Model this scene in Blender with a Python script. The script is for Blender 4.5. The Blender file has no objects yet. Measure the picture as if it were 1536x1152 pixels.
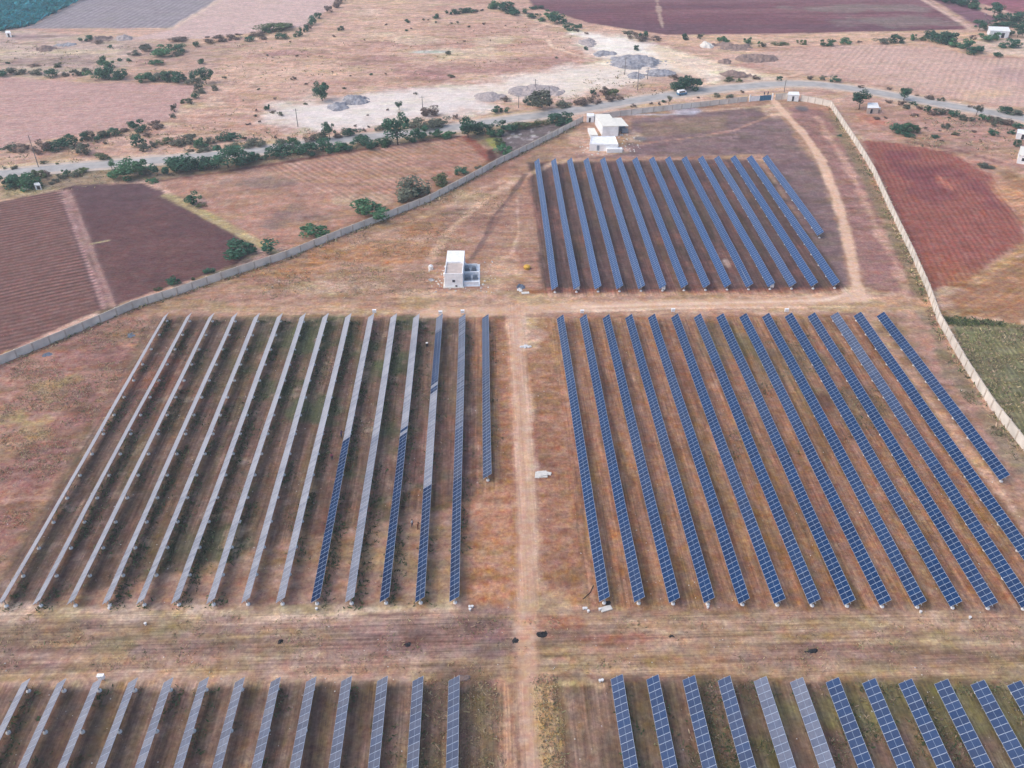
import bpy, bmesh, math, random
import numpy as np
from mathutils import Vector, Matrix

# ------------------------------------------------------------------ camera, sky, sun, exposure
sc = bpy.context.scene
COL = sc.collection
CAM_H, PITCH, YAW, FPX = 107.0, math.radians(35.0), math.radians(1.88), 1300.0
cam_d = bpy.data.cameras.new("camera")
cam = bpy.data.objects.new("camera", cam_d)
COL.objects.link(cam)
cam.location = (0, 0, CAM_H)
cam.rotation_euler = (math.pi / 2 - PITCH, 0, -YAW)
cam_d.sensor_width = 36.0
cam_d.lens = 36.0 * FPX / 1536.0
cam_d.clip_start, cam_d.clip_end = 0.5, 20000
sc.camera = cam

SUN_EL, SUN_AZ = math.radians(48), math.radians(-96)      # azimuth from the rows' direction (+Y), minus = left
world = bpy.data.worlds.new("World")
sc.world = world
world.use_nodes = True
wn = world.node_tree.nodes
bg = wn["Background"]
sky = wn.new("ShaderNodeTexSky")
sky.sky_type = 'NISHITA'
sky.sun_disc = False
sky.sun_elevation = SUN_EL
sky.sun_rotation = SUN_AZ
sky.air_density, sky.dust_density, sky.ozone_density = 1.0, 3.0, 1.0
world.node_tree.links.new(sky.outputs[0], bg.inputs[0])
bg.inputs[1].default_value = 0.15

sun_d = bpy.data.lights.new("sun", 'SUN')
sun_d.energy = 1.0
sun_d.angle = math.radians(75)
sun_d.color = (1.0, 0.91, 0.78)
sun = bpy.data.objects.new("sun", sun_d)
COL.objects.link(sun)
sd = Vector((math.sin(SUN_AZ) * math.cos(SUN_EL), math.cos(SUN_AZ) * math.cos(SUN_EL), math.sin(SUN_EL)))
sun.rotation_euler = sd.to_track_quat('Z', 'Y').to_euler()
sun.location = sd * 400
sc.view_settings.view_transform = 'Standard'
sc.view_settings.look = 'None'
sc.view_settings.exposure = 0.62
sc.view_settings.gamma = 1.0
KEXP = 1.0            # mean light on level ground: colours below are read off the photograph and divided by it
sc.cycles.max_bounces = 5
sc.cycles.volume_bounces = 0

random.seed(7)
rng = np.random.default_rng(7)

# ------------------------------------------------------------------ helpers
_R = cam.rotation_euler.to_matrix()


def at(px, py, z=0.0):
    """world point at height z seen at pixel (px, py) of the 1536x1152 photograph"""
    d = _R @ Vector(((px - 768) / FPX, -(py - 576) / FPX, -1.0))
    k = (z - CAM_H) / d.z
    return Vector((d.x * k, d.y * k, z))


def pxm(py):
    """pixels per metre across the view at picture height py"""
    return (py + 335.0) * math.cos(PITCH) / CAM_H


def lin(c):
    out = []
    for v in c:
        v /= 255.0
        out.append(v / 12.92 if v <= 0.04045 else ((v + 0.055) / 1.055) ** 2.4)
    return np.array(out)


def alb(r, g, b):
    return np.minimum(lin((r, g, b)) / KEXP, 0.9)


def link(o):
    COL.objects.link(o)
    return o


def tag(o, label=None, cat=None, group=None, kind=None):
    if label: o["label"] = label
    if cat: o["category"] = cat
    if group: o["group"] = group
    if kind: o["kind"] = kind
    return o


def empty(name, loc, rz=0.0):
    o = link(bpy.data.objects.new(name, None))
    o.empty_display_size = 0.3
    o.location = loc
    o.rotation_euler = (0, 0, rz)
    return o


class MB:
    """collects boxes, tubes, quads; build() links them as ONE mesh object"""

    def __init__(s):
        s.v, s.f, s.m = [], [], []

    def add(s, vs, fs, mi=0):
        n = len(s.v)
        s.v += [tuple(v) for v in vs]
        s.f += [tuple(i + n for i in f) for f in fs]
        s.m += [mi] * len(fs)
        return s

    def box(s, x0, x1, y0, y1, z0, z1, mi=0, M=None):
        vs = [Vector(p) for p in ((x0, y0, z0), (x1, y0, z0), (x1, y1, z0), (x0, y1, z0),
                                  (x0, y0, z1), (x1, y0, z1), (x1, y1, z1), (x0, y1, z1))]
        if M: vs = [M @ v for v in vs]
        return s.add(vs, [(3, 2, 1, 0), (4, 5, 6, 7), (0, 1, 5, 4), (1, 2, 6, 5), (2, 3, 7, 6), (3, 0, 4, 7)], mi)

    def prism(s, pts, z0, z1, mi=0):
        n = len(pts)
        vs = [(p[0], p[1], z0) for p in pts] + [(p[0], p[1], z1) for p in pts]
        fs = [tuple(range(n - 1, -1, -1)), tuple(range(n, 2 * n))]
        fs += [(i, (i + 1) % n, n + (i + 1) % n, n + i) for i in range(n)]
        return s.add(vs, fs, mi)

    def tube(s, a, b, r0, r1=None, n=8, mi=0):
        a, b = Vector(a), Vector(b)
        r1 = r0 if r1 is None else r1
        q = (b - a).to_track_quat('Z', 'Y')
        vs = []
        for c, r in ((a, r0), (b, r1)):
            for i in range(n):
                t = 2 * math.pi * i / n
                vs.append(c + q @ Vector((r * math.cos(t), r * math.sin(t), 0)))
        fs = [tuple(range(n - 1, -1, -1)), tuple(range(n, 2 * n))]
        fs += [(i, (i + 1) % n, n + (i + 1) % n, n + i) for i in range(n)]
        return s.add(vs, fs, mi)

    def lathe(s, prof, n=14, c=(0, 0, 0), mi=0):
        vs = []
        for r, z in prof:
            for i in range(n):
                t = 2 * math.pi * i / n
                vs.append((c[0] + r * math.cos(t), c[1] + r * math.sin(t), c[2] + z))
        fs = [tuple(range(n - 1, -1, -1)), tuple(range(n * (len(prof) - 1), n * len(prof)))]
        for k in range(len(prof) - 1):
            for i in range(n):
                j = (i + 1) % n
                fs.append((k * n + i, k * n + j, k * n + n + j, k * n + n + i))
        return s.add(vs, fs, mi)

    def mesh(s, name, mats):
        me = bpy.data.meshes.new(name)
        me.from_pydata(s.v, [], s.f)
        for m in (mats if isinstance(mats, (list, tuple)) else [mats]):
            me.materials.append(m)
        if any(s.m):
            me.polygons.foreach_set("material_index", s.m)
        me.update()
        return me

    def build(s, name, mats, parent=None, loc=(0, 0, 0), rot=(0, 0, 0)):
        o = link(bpy.data.objects.new(name, s.mesh(name, mats)))
        o.parent = parent
        o.location, o.rotation_euler = loc, rot
        return o


ORD = "first second third fourth fifth sixth seventh eighth ninth tenth eleventh twelfth thirteenth fourteenth fifteenth".split()
ORD += "sixteenth seventeenth eighteenth nineteenth twentieth".split()
ORD += ["twenty-" + w for w in ORD[:9]] + ["thirtieth"] + ["thirty-" + w for w in ORD[:9]] + ["fortieth"] + ["forty-" + w for w in ORD[:9]]


# ---- numpy noise
def _hash(ix, iy, seed):
    h = (ix.astype(np.int64) * 374761393 + iy.astype(np.int64) * 668265263 + seed * 974634777) & 0xFFFFFFFF
    h = ((h ^ (h >> 13)) * 1274126177) & 0xFFFFFFFF
    return ((h ^ (h >> 16)) & 0xFFFFFF) / float(0xFFFFFF)


def vnoise(x, y, seed=0):
    ix, iy = np.floor(x), np.floor(y)
    fx, fy = x - ix, y - iy
    fx, fy = fx * fx * (3 - 2 * fx), fy * fy * (3 - 2 * fy)
    a, b = _hash(ix, iy, seed), _hash(ix + 1, iy, seed)
    c, d = _hash(ix, iy + 1, seed), _hash(ix + 1, iy + 1, seed)
    return (a * (1 - fx) + b * fx) * (1 - fy) + (c * (1 - fx) + d * fx) * fy


def fbm(x, y, scale, octv=4, seed=0, sx=1.0, sy=1.0):
    """about -1..1; scale = size of the largest blobs in metres"""
    t, amp, tot = 0, 1.0, 0
    fx, fy = x / (scale * sx), y / (scale * sy)
    for o in range(octv):
        t = t + amp * (vnoise(fx, fy, seed + o * 17) * 2 - 1)
        tot += amp
        amp *= 0.55
        fx, fy = fx * 2.03, fy * 2.03
    return t / tot * 1.6


def smooth(a, b, v):
    t = np.clip((v - a) / (b - a), 0, 1)
    return t * t * (3 - 2 * t)


def poly_sd(x, y, poly):
    """signed distance, plus inside"""
    d2 = np.full(x.shape, 1e18)
    ins = np.zeros(x.shape, bool)
    n = len(poly)
    for i in range(n):
        ax, ay = poly[i][:2]
        bx, by = poly[(i + 1) % n][:2]
        ex, ey = bx - ax, by - ay
        wx, wy = x - ax, y - ay
        t = np.clip((wx * ex + wy * ey) / (ex * ex + ey * ey + 1e-12), 0, 1)
        d2 = np.minimum(d2, (wx - ex * t) ** 2 + (wy - ey * t) ** 2)
        if ay != by:
            c = ((ay > y) != (by > y)) & (x < ex * (y - ay) / (by - ay) + ax)
            ins ^= c
    d = np.sqrt(d2)
    return np.where(ins, d, -d)


def line_d(x, y, pts):
    d2 = np.full(x.shape, 1e18)
    for i in range(len(pts) - 1):
        ax, ay = pts[i][:2]
        bx, by = pts[i + 1][:2]
        ex, ey = bx - ax, by - ay
        wx, wy = x - ax, y - ay
        t = np.clip((wx * ex + wy * ey) / (ex * ex + ey * ey + 1e-12), 0, 1)
        d2 = np.minimum(d2, (wx - ex * t) ** 2 + (wy - ey * t) ** 2)
    return np.sqrt(d2)


def W(pl):
    return [tuple(at(*p)[:2]) for p in pl]


# ------------------------------------------------------------------ materials
def new_mat(name):
    m = bpy.data.materials.new(name)
    m.use_nodes = True
    nt = m.node_tree
    return m, nt, nt.nodes, nt.nodes["Principled BSDF"]


def simple(name, rgb, rough=0.8, metal=0.0, var=0.15, scale=3.0, bump=0.0, rand=0.0):
    m, nt, N, b = new_mat(name)
    tc = N.new("ShaderNodeTexCoord")
    nz = N.new("ShaderNodeTexNoise")
    nz.inputs["Scale"].default_value = scale
    nz.inputs["Detail"].default_value = 5
    nt.links.new(tc.outputs["Object"], nz.inputs["Vector"])
    hsv = N.new("ShaderNodeHueSaturation")
    hsv.inputs["Color"].default_value = (*[float(c) for c in rgb], 1)
    mr = N.new("ShaderNodeMapRange")
    mr.inputs[1].default_value, mr.inputs[2].default_value = 0.3, 0.7
    mr.inputs[3].default_value, mr.inputs[4].default_value = 1 - var, 1 + var
    nt.links.new(nz.outputs["Fac"], mr.inputs[0])
    val = mr.outputs[0]
    if rand:
        oi = N.new("ShaderNodeObjectInfo")
        r2 = N.new("ShaderNodeMapRange")
        r2.inputs[3].default_value, r2.inputs[4].default_value = 1 - rand, 1 + rand
        nt.links.new(oi.outputs["Random"], r2.inputs[0])
        mu = N.new("ShaderNodeMath")
        mu.operation = 'MULTIPLY'
        nt.links.new(val, mu.inputs[0])
        nt.links.new(r2.outputs[0], mu.inputs[1])
        val = mu.outputs[0]
    nt.links.new(val, hsv.inputs["Value"])
    nt.links.new(hsv.outputs[0], b.inputs["Base Color"])
    b.inputs["Roughness"].default_value = rough
    b.inputs["Metallic"].default_value = metal
    if bump:
        bp = N.new("ShaderNodeBump")
        bp.inputs["Strength"].default_value = bump
        bp.inputs["Distance"].default_value = 0.1
        nt.links.new(nz.outputs["Fac"], bp.inputs["Height"])
        nt.links.new(bp.outputs[0], b.inputs["Normal"])
    return m


def soil_mat(name, furrow=None, bumpy=1.0):
    """earth: colour attribute 'col', fine clods, streaks along the rows ('sx' = 0) or across them ('sx' = 1);
    furrow = (angle of the furrows in the ground plane, spacing in m, contrast)"""
    m, nt, N, b = new_mat(name)
    L = nt.links.new
    tc = N.new("ShaderNodeNewGeometry")
    pos = tc.outputs["Position"]
    at1 = N.new("ShaderNodeAttribute"); at1.attribute_name = "col"
    at2 = N.new("ShaderNodeAttribute"); at2.attribute_name = "sx"
    at3 = N.new("ShaderNodeAttribute"); at3.attribute_name = "packed"

    def noise(scale, vec, detail=6, rough=0.6):
        n = N.new("ShaderNodeTexNoise")
        n.inputs["Scale"].default_value = scale
        n.inputs["Detail"].default_value = detail
        n.inputs["Roughness"].default_value = rough
        L(vec, n.inputs["Vector"])
        return n.outputs["Fac"]

    def mapped(sx, sy):
        mp = N.new("ShaderNodeMapping")
        mp.inputs["Scale"].default_value = (sx, sy, 1)
        L(pos, mp.inputs["Vector"])
        return mp.outputs[0]

    def rng_(v, a, c, lo, hi):
        r = N.new("ShaderNodeMapRange")
        r.inputs[1].default_value, r.inputs[2].default_value, r.inputs[3].default_value, r.inputs[4].default_value = a, c, lo, hi
        L(v, r.inputs[0])
        return r.outputs[0]

    def mul(a, c):
        x = N.new("ShaderNodeMath"); x.operation = 'MULTIPLY'
        L(a, x.inputs[0]); L(c, x.inputs[1])
        return x.outputs[0]

    fine = noise(1.6, pos, 8, 0.7)
    mid = noise(0.22, pos, 5, 0.6)
    sy = noise(1.0, mapped(2.4, 0.05), 6, 0.7)
    sxn = noise(1.0, mapped(0.04, 2.4), 6, 0.7)
    st = N.new("ShaderNodeMix")
    L(at2.outputs["Fac"], st.inputs["Factor"])
    L(sy, st.inputs[2]); L(sxn, st.inputs[3])
    v = mul(rng_(fine, 0.30, 0.70, 0.66, 1.34), rng_(mid, 0.32, 0.68, 0.86, 1.14))
    v = mul(v, rng_(noise(0.55, pos, 4, 0.6), 0.32, 0.68, 0.84, 1.16))
    am = N.new("ShaderNodeMath"); am.operation = 'MULTIPLY_ADD'          # 0.5 = no streaks
    L(at2.outputs["Fac"], am.inputs[0]); am.inputs[1].default_value = 2; am.inputs[2].default_value = -1
    ab = N.new("ShaderNodeMath"); ab.operation = 'ABSOLUTE'; L(am.outputs[0], ab.inputs[0])
    sm_ = N.new("ShaderNodeMix")
    L(ab.outputs[0], sm_.inputs["Factor"]); sm_.inputs[2].default_value = 1.0
    L(rng_(st.outputs[0], 0.3, 0.7, 0.60, 1.40), sm_.inputs[3])
    v = mul(v, sm_.outputs[0])
    # pale crumbs and dark litter
    spk = noise(3.3, pos, 2, 0.5)
    v = mul(v, rng_(spk, 0.66, 0.74, 1.0, 1.45))
    v = mul(v, rng_(spk, 0.26, 0.33, 0.62, 1.0))
    height = fine
    if furrow:
        ang, spc, con = furrow
        wob = noise(0.05, pos, 3, 0.5)
        mp = N.new("ShaderNodeMapping")
        mp.inputs["Rotation"].default_value = (0, 0, -ang)
        L(pos, mp.inputs["Vector"])
        sp = N.new("ShaderNodeSeparateXYZ")
        L(mp.outputs[0], sp.inputs[0])
        a1 = N.new("ShaderNodeMath"); a1.operation = 'MULTIPLY_ADD'
        L(wob, a1.inputs[0]); a1.inputs[1].default_value = 2.0
        L(sp.outputs[1], a1.inputs[2])
        a2 = N.new("ShaderNodeMath"); a2.operation = 'MULTIPLY'
        L(a1.outputs[0], a2.inputs[0]); a2.inputs[1].default_value = 2 * math.pi / spc
        a3 = N.new("ShaderNodeMath"); a3.operation = 'SINE'
        L(a2.outputs[0], a3.inputs[0])
        pm = noise(0.04, pos, 3, 0.5)
        fz = mul(a3.outputs[0], rng_(pm, 0.3, 0.65, 0.35, 1.0))
        v = mul(v, rng_(fz, -1, 1, 1 - con, 1 + con))
        ad = N.new("ShaderNodeMath"); ad.operation = 'MULTIPLY_ADD'
        L(fz, ad.inputs[0]); ad.inputs[1].default_value = 0.5
        L(fine, ad.inputs[2])
        height = ad.outputs[0]
    hue = N.new("ShaderNodeHueSaturation")
    L(at1.outputs["Color"], hue.inputs["Color"])
    pk = N.new("ShaderNodeMix")                       # trodden and driven ground is smoother
    L(at3.outputs["Fac"], pk.inputs["Factor"]); L(v, pk.inputs[2]); pk.inputs[3].default_value = 1.0
    L(pk.outputs[0], hue.inputs["Value"])
    L(rng_(noise(0.5, pos, 4), 0.3, 0.7, 0.84, 1.24), hue.inputs["Saturation"])
    L(rng_(noise(0.8, pos, 4), 0.3, 0.7, 0.485, 0.521), hue.inputs["Hue"])
    L(hue.outputs[0], b.inputs["Base Color"])
    b.inputs["Roughness"].default_value = 0.95
    b.inputs["Specular IOR Level"].default_value = 0.15
    bp = N.new("ShaderNodeBump")
    bp.inputs["Strength"].default_value = 0.6 * bumpy
    bp.inputs["Distance"].default_value = 0.25
    L(height, bp.inputs["Height"])
    L(bp.outputs[0], b.inputs["Normal"])
    return m


def panel_glass():
    m, nt, N, b = new_mat("solar_glass")
    L = nt.links.new
    oi = N.new("ShaderNodeObjectInfo")
    sep = N.new("ShaderNodeSeparateColor")
    L(oi.outputs["Color"], sep.inputs[0])                  # object colour red channel = amount of dust on the module
    tc = N.new("ShaderNodeTexCoord")
    vo = N.new("ShaderNodeTexVoronoi"); vo.inputs["Scale"].default_value = 9
    L(tc.outputs["Object"], vo.inputs["Vector"])
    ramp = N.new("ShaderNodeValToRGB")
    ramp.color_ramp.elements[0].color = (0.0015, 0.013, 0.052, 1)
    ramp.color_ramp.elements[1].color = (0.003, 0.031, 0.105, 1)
    rm = N.new("ShaderNodeMath"); rm.operation = 'MULTIPLY_ADD'
    L(oi.outputs["Random"], rm.inputs[0]); rm.inputs[1].default_value = 0.7
    vs = N.new("ShaderNodeMath"); vs.operation = 'MULTIPLY'; vs.inputs[1].default_value = 0.3
    sp2 = N.new("ShaderNodeSeparateColor"); L(vo.outputs["Color"], sp2.inputs[0])
    L(sp2.outputs[0], vs.inputs[0]); L(vs.outputs[0], rm.inputs[2])
    L(rm.outputs[0], ramp.inputs[0])
    nz = N.new("ShaderNodeTexNoise"); nz.inputs["Scale"].default_value = 2.2; nz.inputs["Detail"].default_value = 5
    geo = N.new("ShaderNodeNewGeometry")
    L(geo.outputs["Position"], nz.inputs["Vector"])
    lw = N.new("ShaderNodeLayerWeight"); lw.inputs["Blend"].default_value = 0.5
    # a film of dust hides more of the glass the more slantwise one looks through it
    g = N.new("ShaderNodeMapRange")
    g.inputs[1].default_value, g.inputs[2].default_value, g.inputs[3].default_value, g.inputs[4].default_value = 0.25, 0.85, 0.55, 1.35
    L(lw.outputs["Facing"], g.inputs[0])
    d1 = N.new("ShaderNodeMath"); d1.operation = 'MULTIPLY'
    L(sep.outputs[0], d1.inputs[0]); L(g.outputs[0], d1.inputs[1])
    nr = N.new("ShaderNodeMapRange")
    nr.inputs[1].default_value, nr.inputs[2].default_value, nr.inputs[3].default_value, nr.inputs[4].default_value = 0.3, 0.7, 0.8, 1.12
    L(nz.outputs["Fac"], nr.inputs[0])
    d2 = N.new("ShaderNodeMath"); d2.operation = 'MULTIPLY'; d2.use_clamp = True
    L(d1.outputs[0], d2.inputs[0]); L(nr.outputs[0], d2.inputs[1])
    mx = N.new("ShaderNodeMix"); mx.data_type = 'RGBA'
    L(d2.outputs[0], mx.inputs["Factor"])
    sky_tint = N.new("ShaderNodeMix"); sky_tint.data_type = 'RGBA'      # green channel: blue sky reflection painted into the cell colour
    L(sep.outputs[1], sky_tint.inputs["Factor"]); L(ramp.outputs[0], sky_tint.inputs[6]); sky_tint.inputs[7].default_value = (0.010, 0.075, 0.24, 1)
    L(sky_tint.outputs[2], mx.inputs[6])
    mx.inputs[7].default_value = (0.34, 0.345, 0.385, 1)
    L(mx.outputs[2], b.inputs["Base Color"])
    ro = N.new("ShaderNodeMapRange")
    ro.inputs[3].default_value, ro.inputs[4].default_value = 0.12, 0.55
    L(sep.outputs[0], ro.inputs[0])
    L(ro.outputs[0], b.inputs["Roughness"])
    b.inputs["IOR"].default_value = 1.45
    b.inputs["Specular IOR Level"].default_value = 0.11        # anti-reflection coated
    return m


def foliage(name, rgb, rand=0.25, hue=0.02):
    m, nt, N, b = new_mat(name)
    L = nt.links.new
    geo = N.new("ShaderNodeNewGeometry")
    oi = N.new("ShaderNodeObjectInfo")
    nz = N.new("ShaderNodeTexNoise"); nz.inputs["Scale"].default_value = 0.9; nz.inputs["Detail"].default_value = 3
    L(geo.outputs["Position"], nz.inputs["Vector"])
    hs = N.new("ShaderNodeHueSaturation")
    hs.inputs["Color"].default_value = (*rgb, 1)

    def rr(src, a, c, lo, hi):
        r = N.new("ShaderNodeMapRange")
        r.inputs[1].default_value, r.inputs[2].default_value, r.inputs[3].default_value, r.inputs[4].default_value = a, c, lo, hi
        L(src, r.inputs[0])
        return r.outputs[0]

    def mul(a, c):
        x = N.new("ShaderNodeMath"); x.operation = 'MULTIPLY'
        L(a, x.inputs[0]); L(c, x.inputs[1])
        return x.outputs[0]
    v = mul(rr(nz.outputs["Fac"], 0.3, 0.7, 0.6, 1.45), rr(oi.outputs["Random"], 0, 1, 1 - rand, 1 + rand))
    v = mul(v, rr(geo.outputs["Random Per Island"], 0, 1, 0.65, 1.4))
    L(v, hs.inputs["Value"])
    L(rr(geo.outputs["Random Per Island"], 0, 1, 0.5 - hue, 0.5 + hue), hs.inputs["Hue"])
    L(hs.outputs[0], b.inputs["Base Color"])
    b.inputs["Roughness"].default_value = 0.7
    b.inputs["Specular IOR Level"].default_value = 0.25
    tr = N.new("ShaderNodeBsdfTranslucent")
    L(hs.outputs[0], tr.inputs["Color"])
    ms = N.new("ShaderNodeMixShader"); ms.inputs[0].default_value = 0.38
    L(b.outputs[0], ms.inputs[1]); L(tr.outputs[0], ms.inputs[2])
    L(ms.outputs[0], N["Material Output"].inputs["Surface"])
    return m


M = {
    'soil': soil_mat("soil"),
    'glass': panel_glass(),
    'alu': simple("aluminium_frame", (0.38, 0.45, 0.57), 0.45, 0.3, 0.08, 4),  # bluish base: reflected sky tinted into the frame colour
    'busbar': simple("module_gap", (0.26, 0.34, 0.46), 0.5, 0, 0.1, 4),
    'steel': simple("galvanised_steel", (0.42, 0.43, 0.44), 0.5, 0.6, 0.12, 4),
    'concrete': simple("concrete_footing", (0.85, 0.84, 0.82), 0.9, 0, 0.15, 4, 0.2),
    'wall': simple("precast_concrete", (0.70, 0.645, 0.58), 0.92, 0, 0.2, 0.35, 0.15),
    'wallpost': simple("concrete_post", (0.56, 0.49, 0.42), 0.92, 0, 0.14, 1.2, 0.1),
    'white': simple("white_paint", (0.86, 0.87, 0.88), 0.75, 0, 0.12, 0.8, 0.05),
    'cream': simple("cream_sheet_roof", (0.82, 0.79, 0.70), 0.6, 0, 0.07, 0.6, 0.05),
    'pinkroof': simple("terrace_screed", (0.52, 0.44, 0.40), 0.9, 0, 0.12, 1.0),
    'dark': simple("dark_opening", (0.02, 0.022, 0.03), 0.4, 0, 0.2, 2),
    'grey': simple("grey_render", (0.78, 0.81, 0.85), 0.85, 0, 0.12, 1.5),
    'tgrey': simple("transformer_paint", (0.26, 0.30, 0.36), 0.5, 0.1, 0.15, 2),
    'blue': simple("blue_sheet", (0.03, 0.16, 0.30), 0.55, 0, 0.2, 1.5),
    'yellow': simple("yellow_plastic", (0.62, 0.36, 0.04), 0.6, 0, 0.15, 2),
    'black': simple("charred_litter", (0.015, 0.015, 0.018), 0.9, 0, 0.5, 5, 0.5),
    'sack': simple("white_sacking", (0.70, 0.70, 0.70), 0.85, 0, 0.15, 4, 0.3),
    'slab': simple("pale_concrete_slab", (0.62, 0.60, 0.56), 0.9, 0, 0.12, 3, 0.1),
    'tarp': simple("blue_grey_tarpaulin", (0.10, 0.13, 0.18), 0.7, 0, 0.3, 1.5, 0.3),
    'pole': simple("weathered_pole", (0.20, 0.18, 0.17), 0.9, 0, 0.2, 2),
    'gravel': simple("grey_gravel", (0.30, 0.295, 0.32), 0.95, 0, 0.45, 0.8, 0.8),
    'rubble': simple("pinkish_rubble", (0.40, 0.34, 0.33), 0.95, 0, 0.3, 1.1, 0.8),
    'spoil': simple("brown_spoil_earth", (0.25, 0.175, 0.15), 0.95, 0, 0.3, 0.9, 0.8),
    'chalk': simple("white_quarry_dust", (0.72, 0.68, 0.62), 0.95, 0, 0.1, 1.0, 0.5),
    'asphalt': simple("worn_asphalt", (0.40, 0.38, 0.365), 0.9, 0, 0.2, 0.25, 0.1),
    'verge': simple("road_verge_sand", (0.55, 0.45, 0.38), 0.95, 0, 0.15, 0.5, 0.1),
    'bark': simple("bark", (0.10, 0.075, 0.055), 0.9, 0, 0.25, 3, 0.3),
    'leaf_dark': foliage("leaf_dark", (0.052, 0.145, 0.082)),
    'leaf_mid': foliage("leaf_mid", (0.075, 0.190, 0.090)),
    'leaf_olive': foliage("leaf_olive", (0.13, 0.17, 0.075)),
    'leaf_grey': foliage("leaf_grey", (0.16, 0.175, 0.125)),
    'leaf_dry': foliage("leaf_dry", (0.22, 0.165, 0.135)),
    'leaf_teal': foliage("leaf_teal", (0.018, 0.24, 0.27), 0.1),
    'weed': foliage("weed_leaf", (0.075, 0.115, 0.045)),
    'straw': foliage("dry_grass_blade", (0.46, 0.36, 0.22)),
    'strawp': foliage("pale_grass_blade", (0.42, 0.30, 0.22)),
    'weedp': foliage("olive_weed_leaf", (0.22, 0.22, 0.11)),
    'tyre': simple("tyre_rubber", (0.015, 0.015, 0.016), 0.85, 0, 0.2, 5),
    'carglass': simple("vehicle_glass", (0.02, 0.03, 0.04), 0.15, 0, 0.1, 2),
    'skin': simple("skin", (0.20, 0.11, 0.07), 0.6, 0, 0.08, 8),
    'hair': simple("black_hair", (0.012, 0.010, 0.010), 0.6, 0, 0.2, 8),
    'pink': simple("pink_cloth", (0.36, 0.10, 0.14), 0.9, 0, 0.1, 6),
    'navy': simple("navy_cloth", (0.03, 0.05, 0.10), 0.9, 0, 0.1, 6),
    'purple': simple("purple_cloth", (0.06, 0.03, 0.13), 0.9, 0, 0.1, 6),
    'whitecloth': simple("white_cloth", (0.72, 0.70, 0.70), 0.9, 0, 0.08, 6),
    'brown': simple("rust_cloth", (0.16, 0.05, 0.035), 0.9, 0, 0.1, 6),
}

# ------------------------------------------------------------------ where the rows of trackers stand (read off the photograph)
HUB = 1.5
rows = []          # dicts: block, k, a (near end), b (far end), tilt, pitch, n


def add_row(block, k, near, far, pitch=1.01, tilt=38.0, length=None):
    b = at(*far, HUB)
    if length:
        a = Vector((b.x, b.y - length, HUB))
    else:
        a = at(*near, HUB)
    n = max(1, round((b - a).length / pitch))
    rows.append(dict(block=block, k=k, a=a, b=b, n=n, tilt=math.radians(tilt)))


for k in range(14):                                     # left block, from the middle track outwards
    f = k / 13
    add_row('L', k, (682.2 - 52.28 * k, 899 + 0.41 * k), (693.7 - 34.15 * k, 474.2 - 2.0 * f), tilt=38.5)
add_row('L', -1, (731.6, 714.8), (728.1, 474.6), tilt=38)
for k in range(14):                                     # right block
    add_row('R', k, (907.7 + 52.1 * k + 0.064 * k * k, 899.6 + 0.55 * k + 0.017 * k * k), (840.6 + 34.23 * k, 475.2 - 0.285 * k), tilt=39)
add_row('R', 14, (1507.7, 716.4), (1321, 471.4), tilt=39)
for k in range(14):                                     # far block
    add_row('T', k, (832.9 + 32.44 * k, 432.7 - 0.48 * k), (805.6 + 24.48 * k, 240 - 0.35 * k), tilt=38)
add_row('T', 14, (1231.5, 351), (1147.5, 235.2), tilt=38)
for k in range(12):                                     # nearest, right
    x = 925.5 + 53.6 * k + 0.05 * k * k
    add_row('B', k, None, (x, 1015.2 + 0.9 * k), tilt=36, pitch=1.14, length=27.4)
for k in range(13):                                     # nearest, left
    add_row('C', k, None, (681.6 - 53.4 * k, 1017.3 + 0.4 * k), tilt=36, pitch=1.14, length=27.4)

BL = {}
for r in rows:
    BL.setdefault(r['block'], []).append(r)


def block_poly(b, mx=3.0, my=2.0):
    rs = sorted(BL[b], key=lambda r: r['a'].x)
    l, r = rs[0], rs[-1]
    if b == 'R' or b == 'T': r = [q for q in rs if q['k'] == 13][0]
    return [(l['a'].x - mx, l['a'].y - my), (r['a'].x + mx, r['a'].y - my), (r['b'].x + mx, r['b'].y + my), (l['b'].x - mx, l['b'].y + my)]


# ------------------------------------------------------------------ colours of the ground
COMPOUND = W([(-90, 585), (0, 547), (100, 506), (200, 463), (267, 442), (333, 419), (430, 387), (512, 354), (645, 302),
              (745, 248), (845, 198), (876, 182), (980, 168), (1125, 152), (1160, 150), (1200, 151), (1244, 160), (1270, 198),
              (1297, 240), (1340, 330), (1367, 384), (1391, 439), (1406, 481), (1447, 554), (1486, 614), (1536, 677), (1640, 800),
              (1900, 1500), (-400, 1500)])
F_PLOUGH = W([(-60, 320), (0, 303), (90, 285), (160, 460), (70, 500), (0, 530), (-80, 560)])
F_DARK = W([(105, 279), (215, 274), (252, 291), (388, 366), (352, 398), (166, 460), (135, 385)])
F_TAN = W([(238, 272), (400, 246), (560, 220), (700, 203), (738, 230), (735, 243), (640, 292), (520, 342), (440, 378), (400, 366), (262, 292)])
F_PINK = W([(-120, 110), (0, 115), (130, 124), (298, 128), (252, 182), (190, 190), (100, 204), (0, 224), (-120, 240)])
F_TEAL = W([(-150, -30), (0, -30), (140, -8), (118, 0), (36, 41), (0, 45), (-150, 58)])
F_GREY = W([(118, 0), (160, -14), (350, -12), (330, 0), (258, 42), (36, 43)])
F_MAUVE = W([(330, 0), (350, -14), (520, -12), (500, 6), (462, 40), (300, 58), (180, 60), (258, 45)])
F_PURP = W([(790, -12), (1370, -14), (1392, 0), (1452, 44), (1200, 50), (1000, 52), (890, 36), (800, 10)])
F_PURP2 = W([(1380, -12), (1420, -8), (1500, 30), (1470, 42)])
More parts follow.
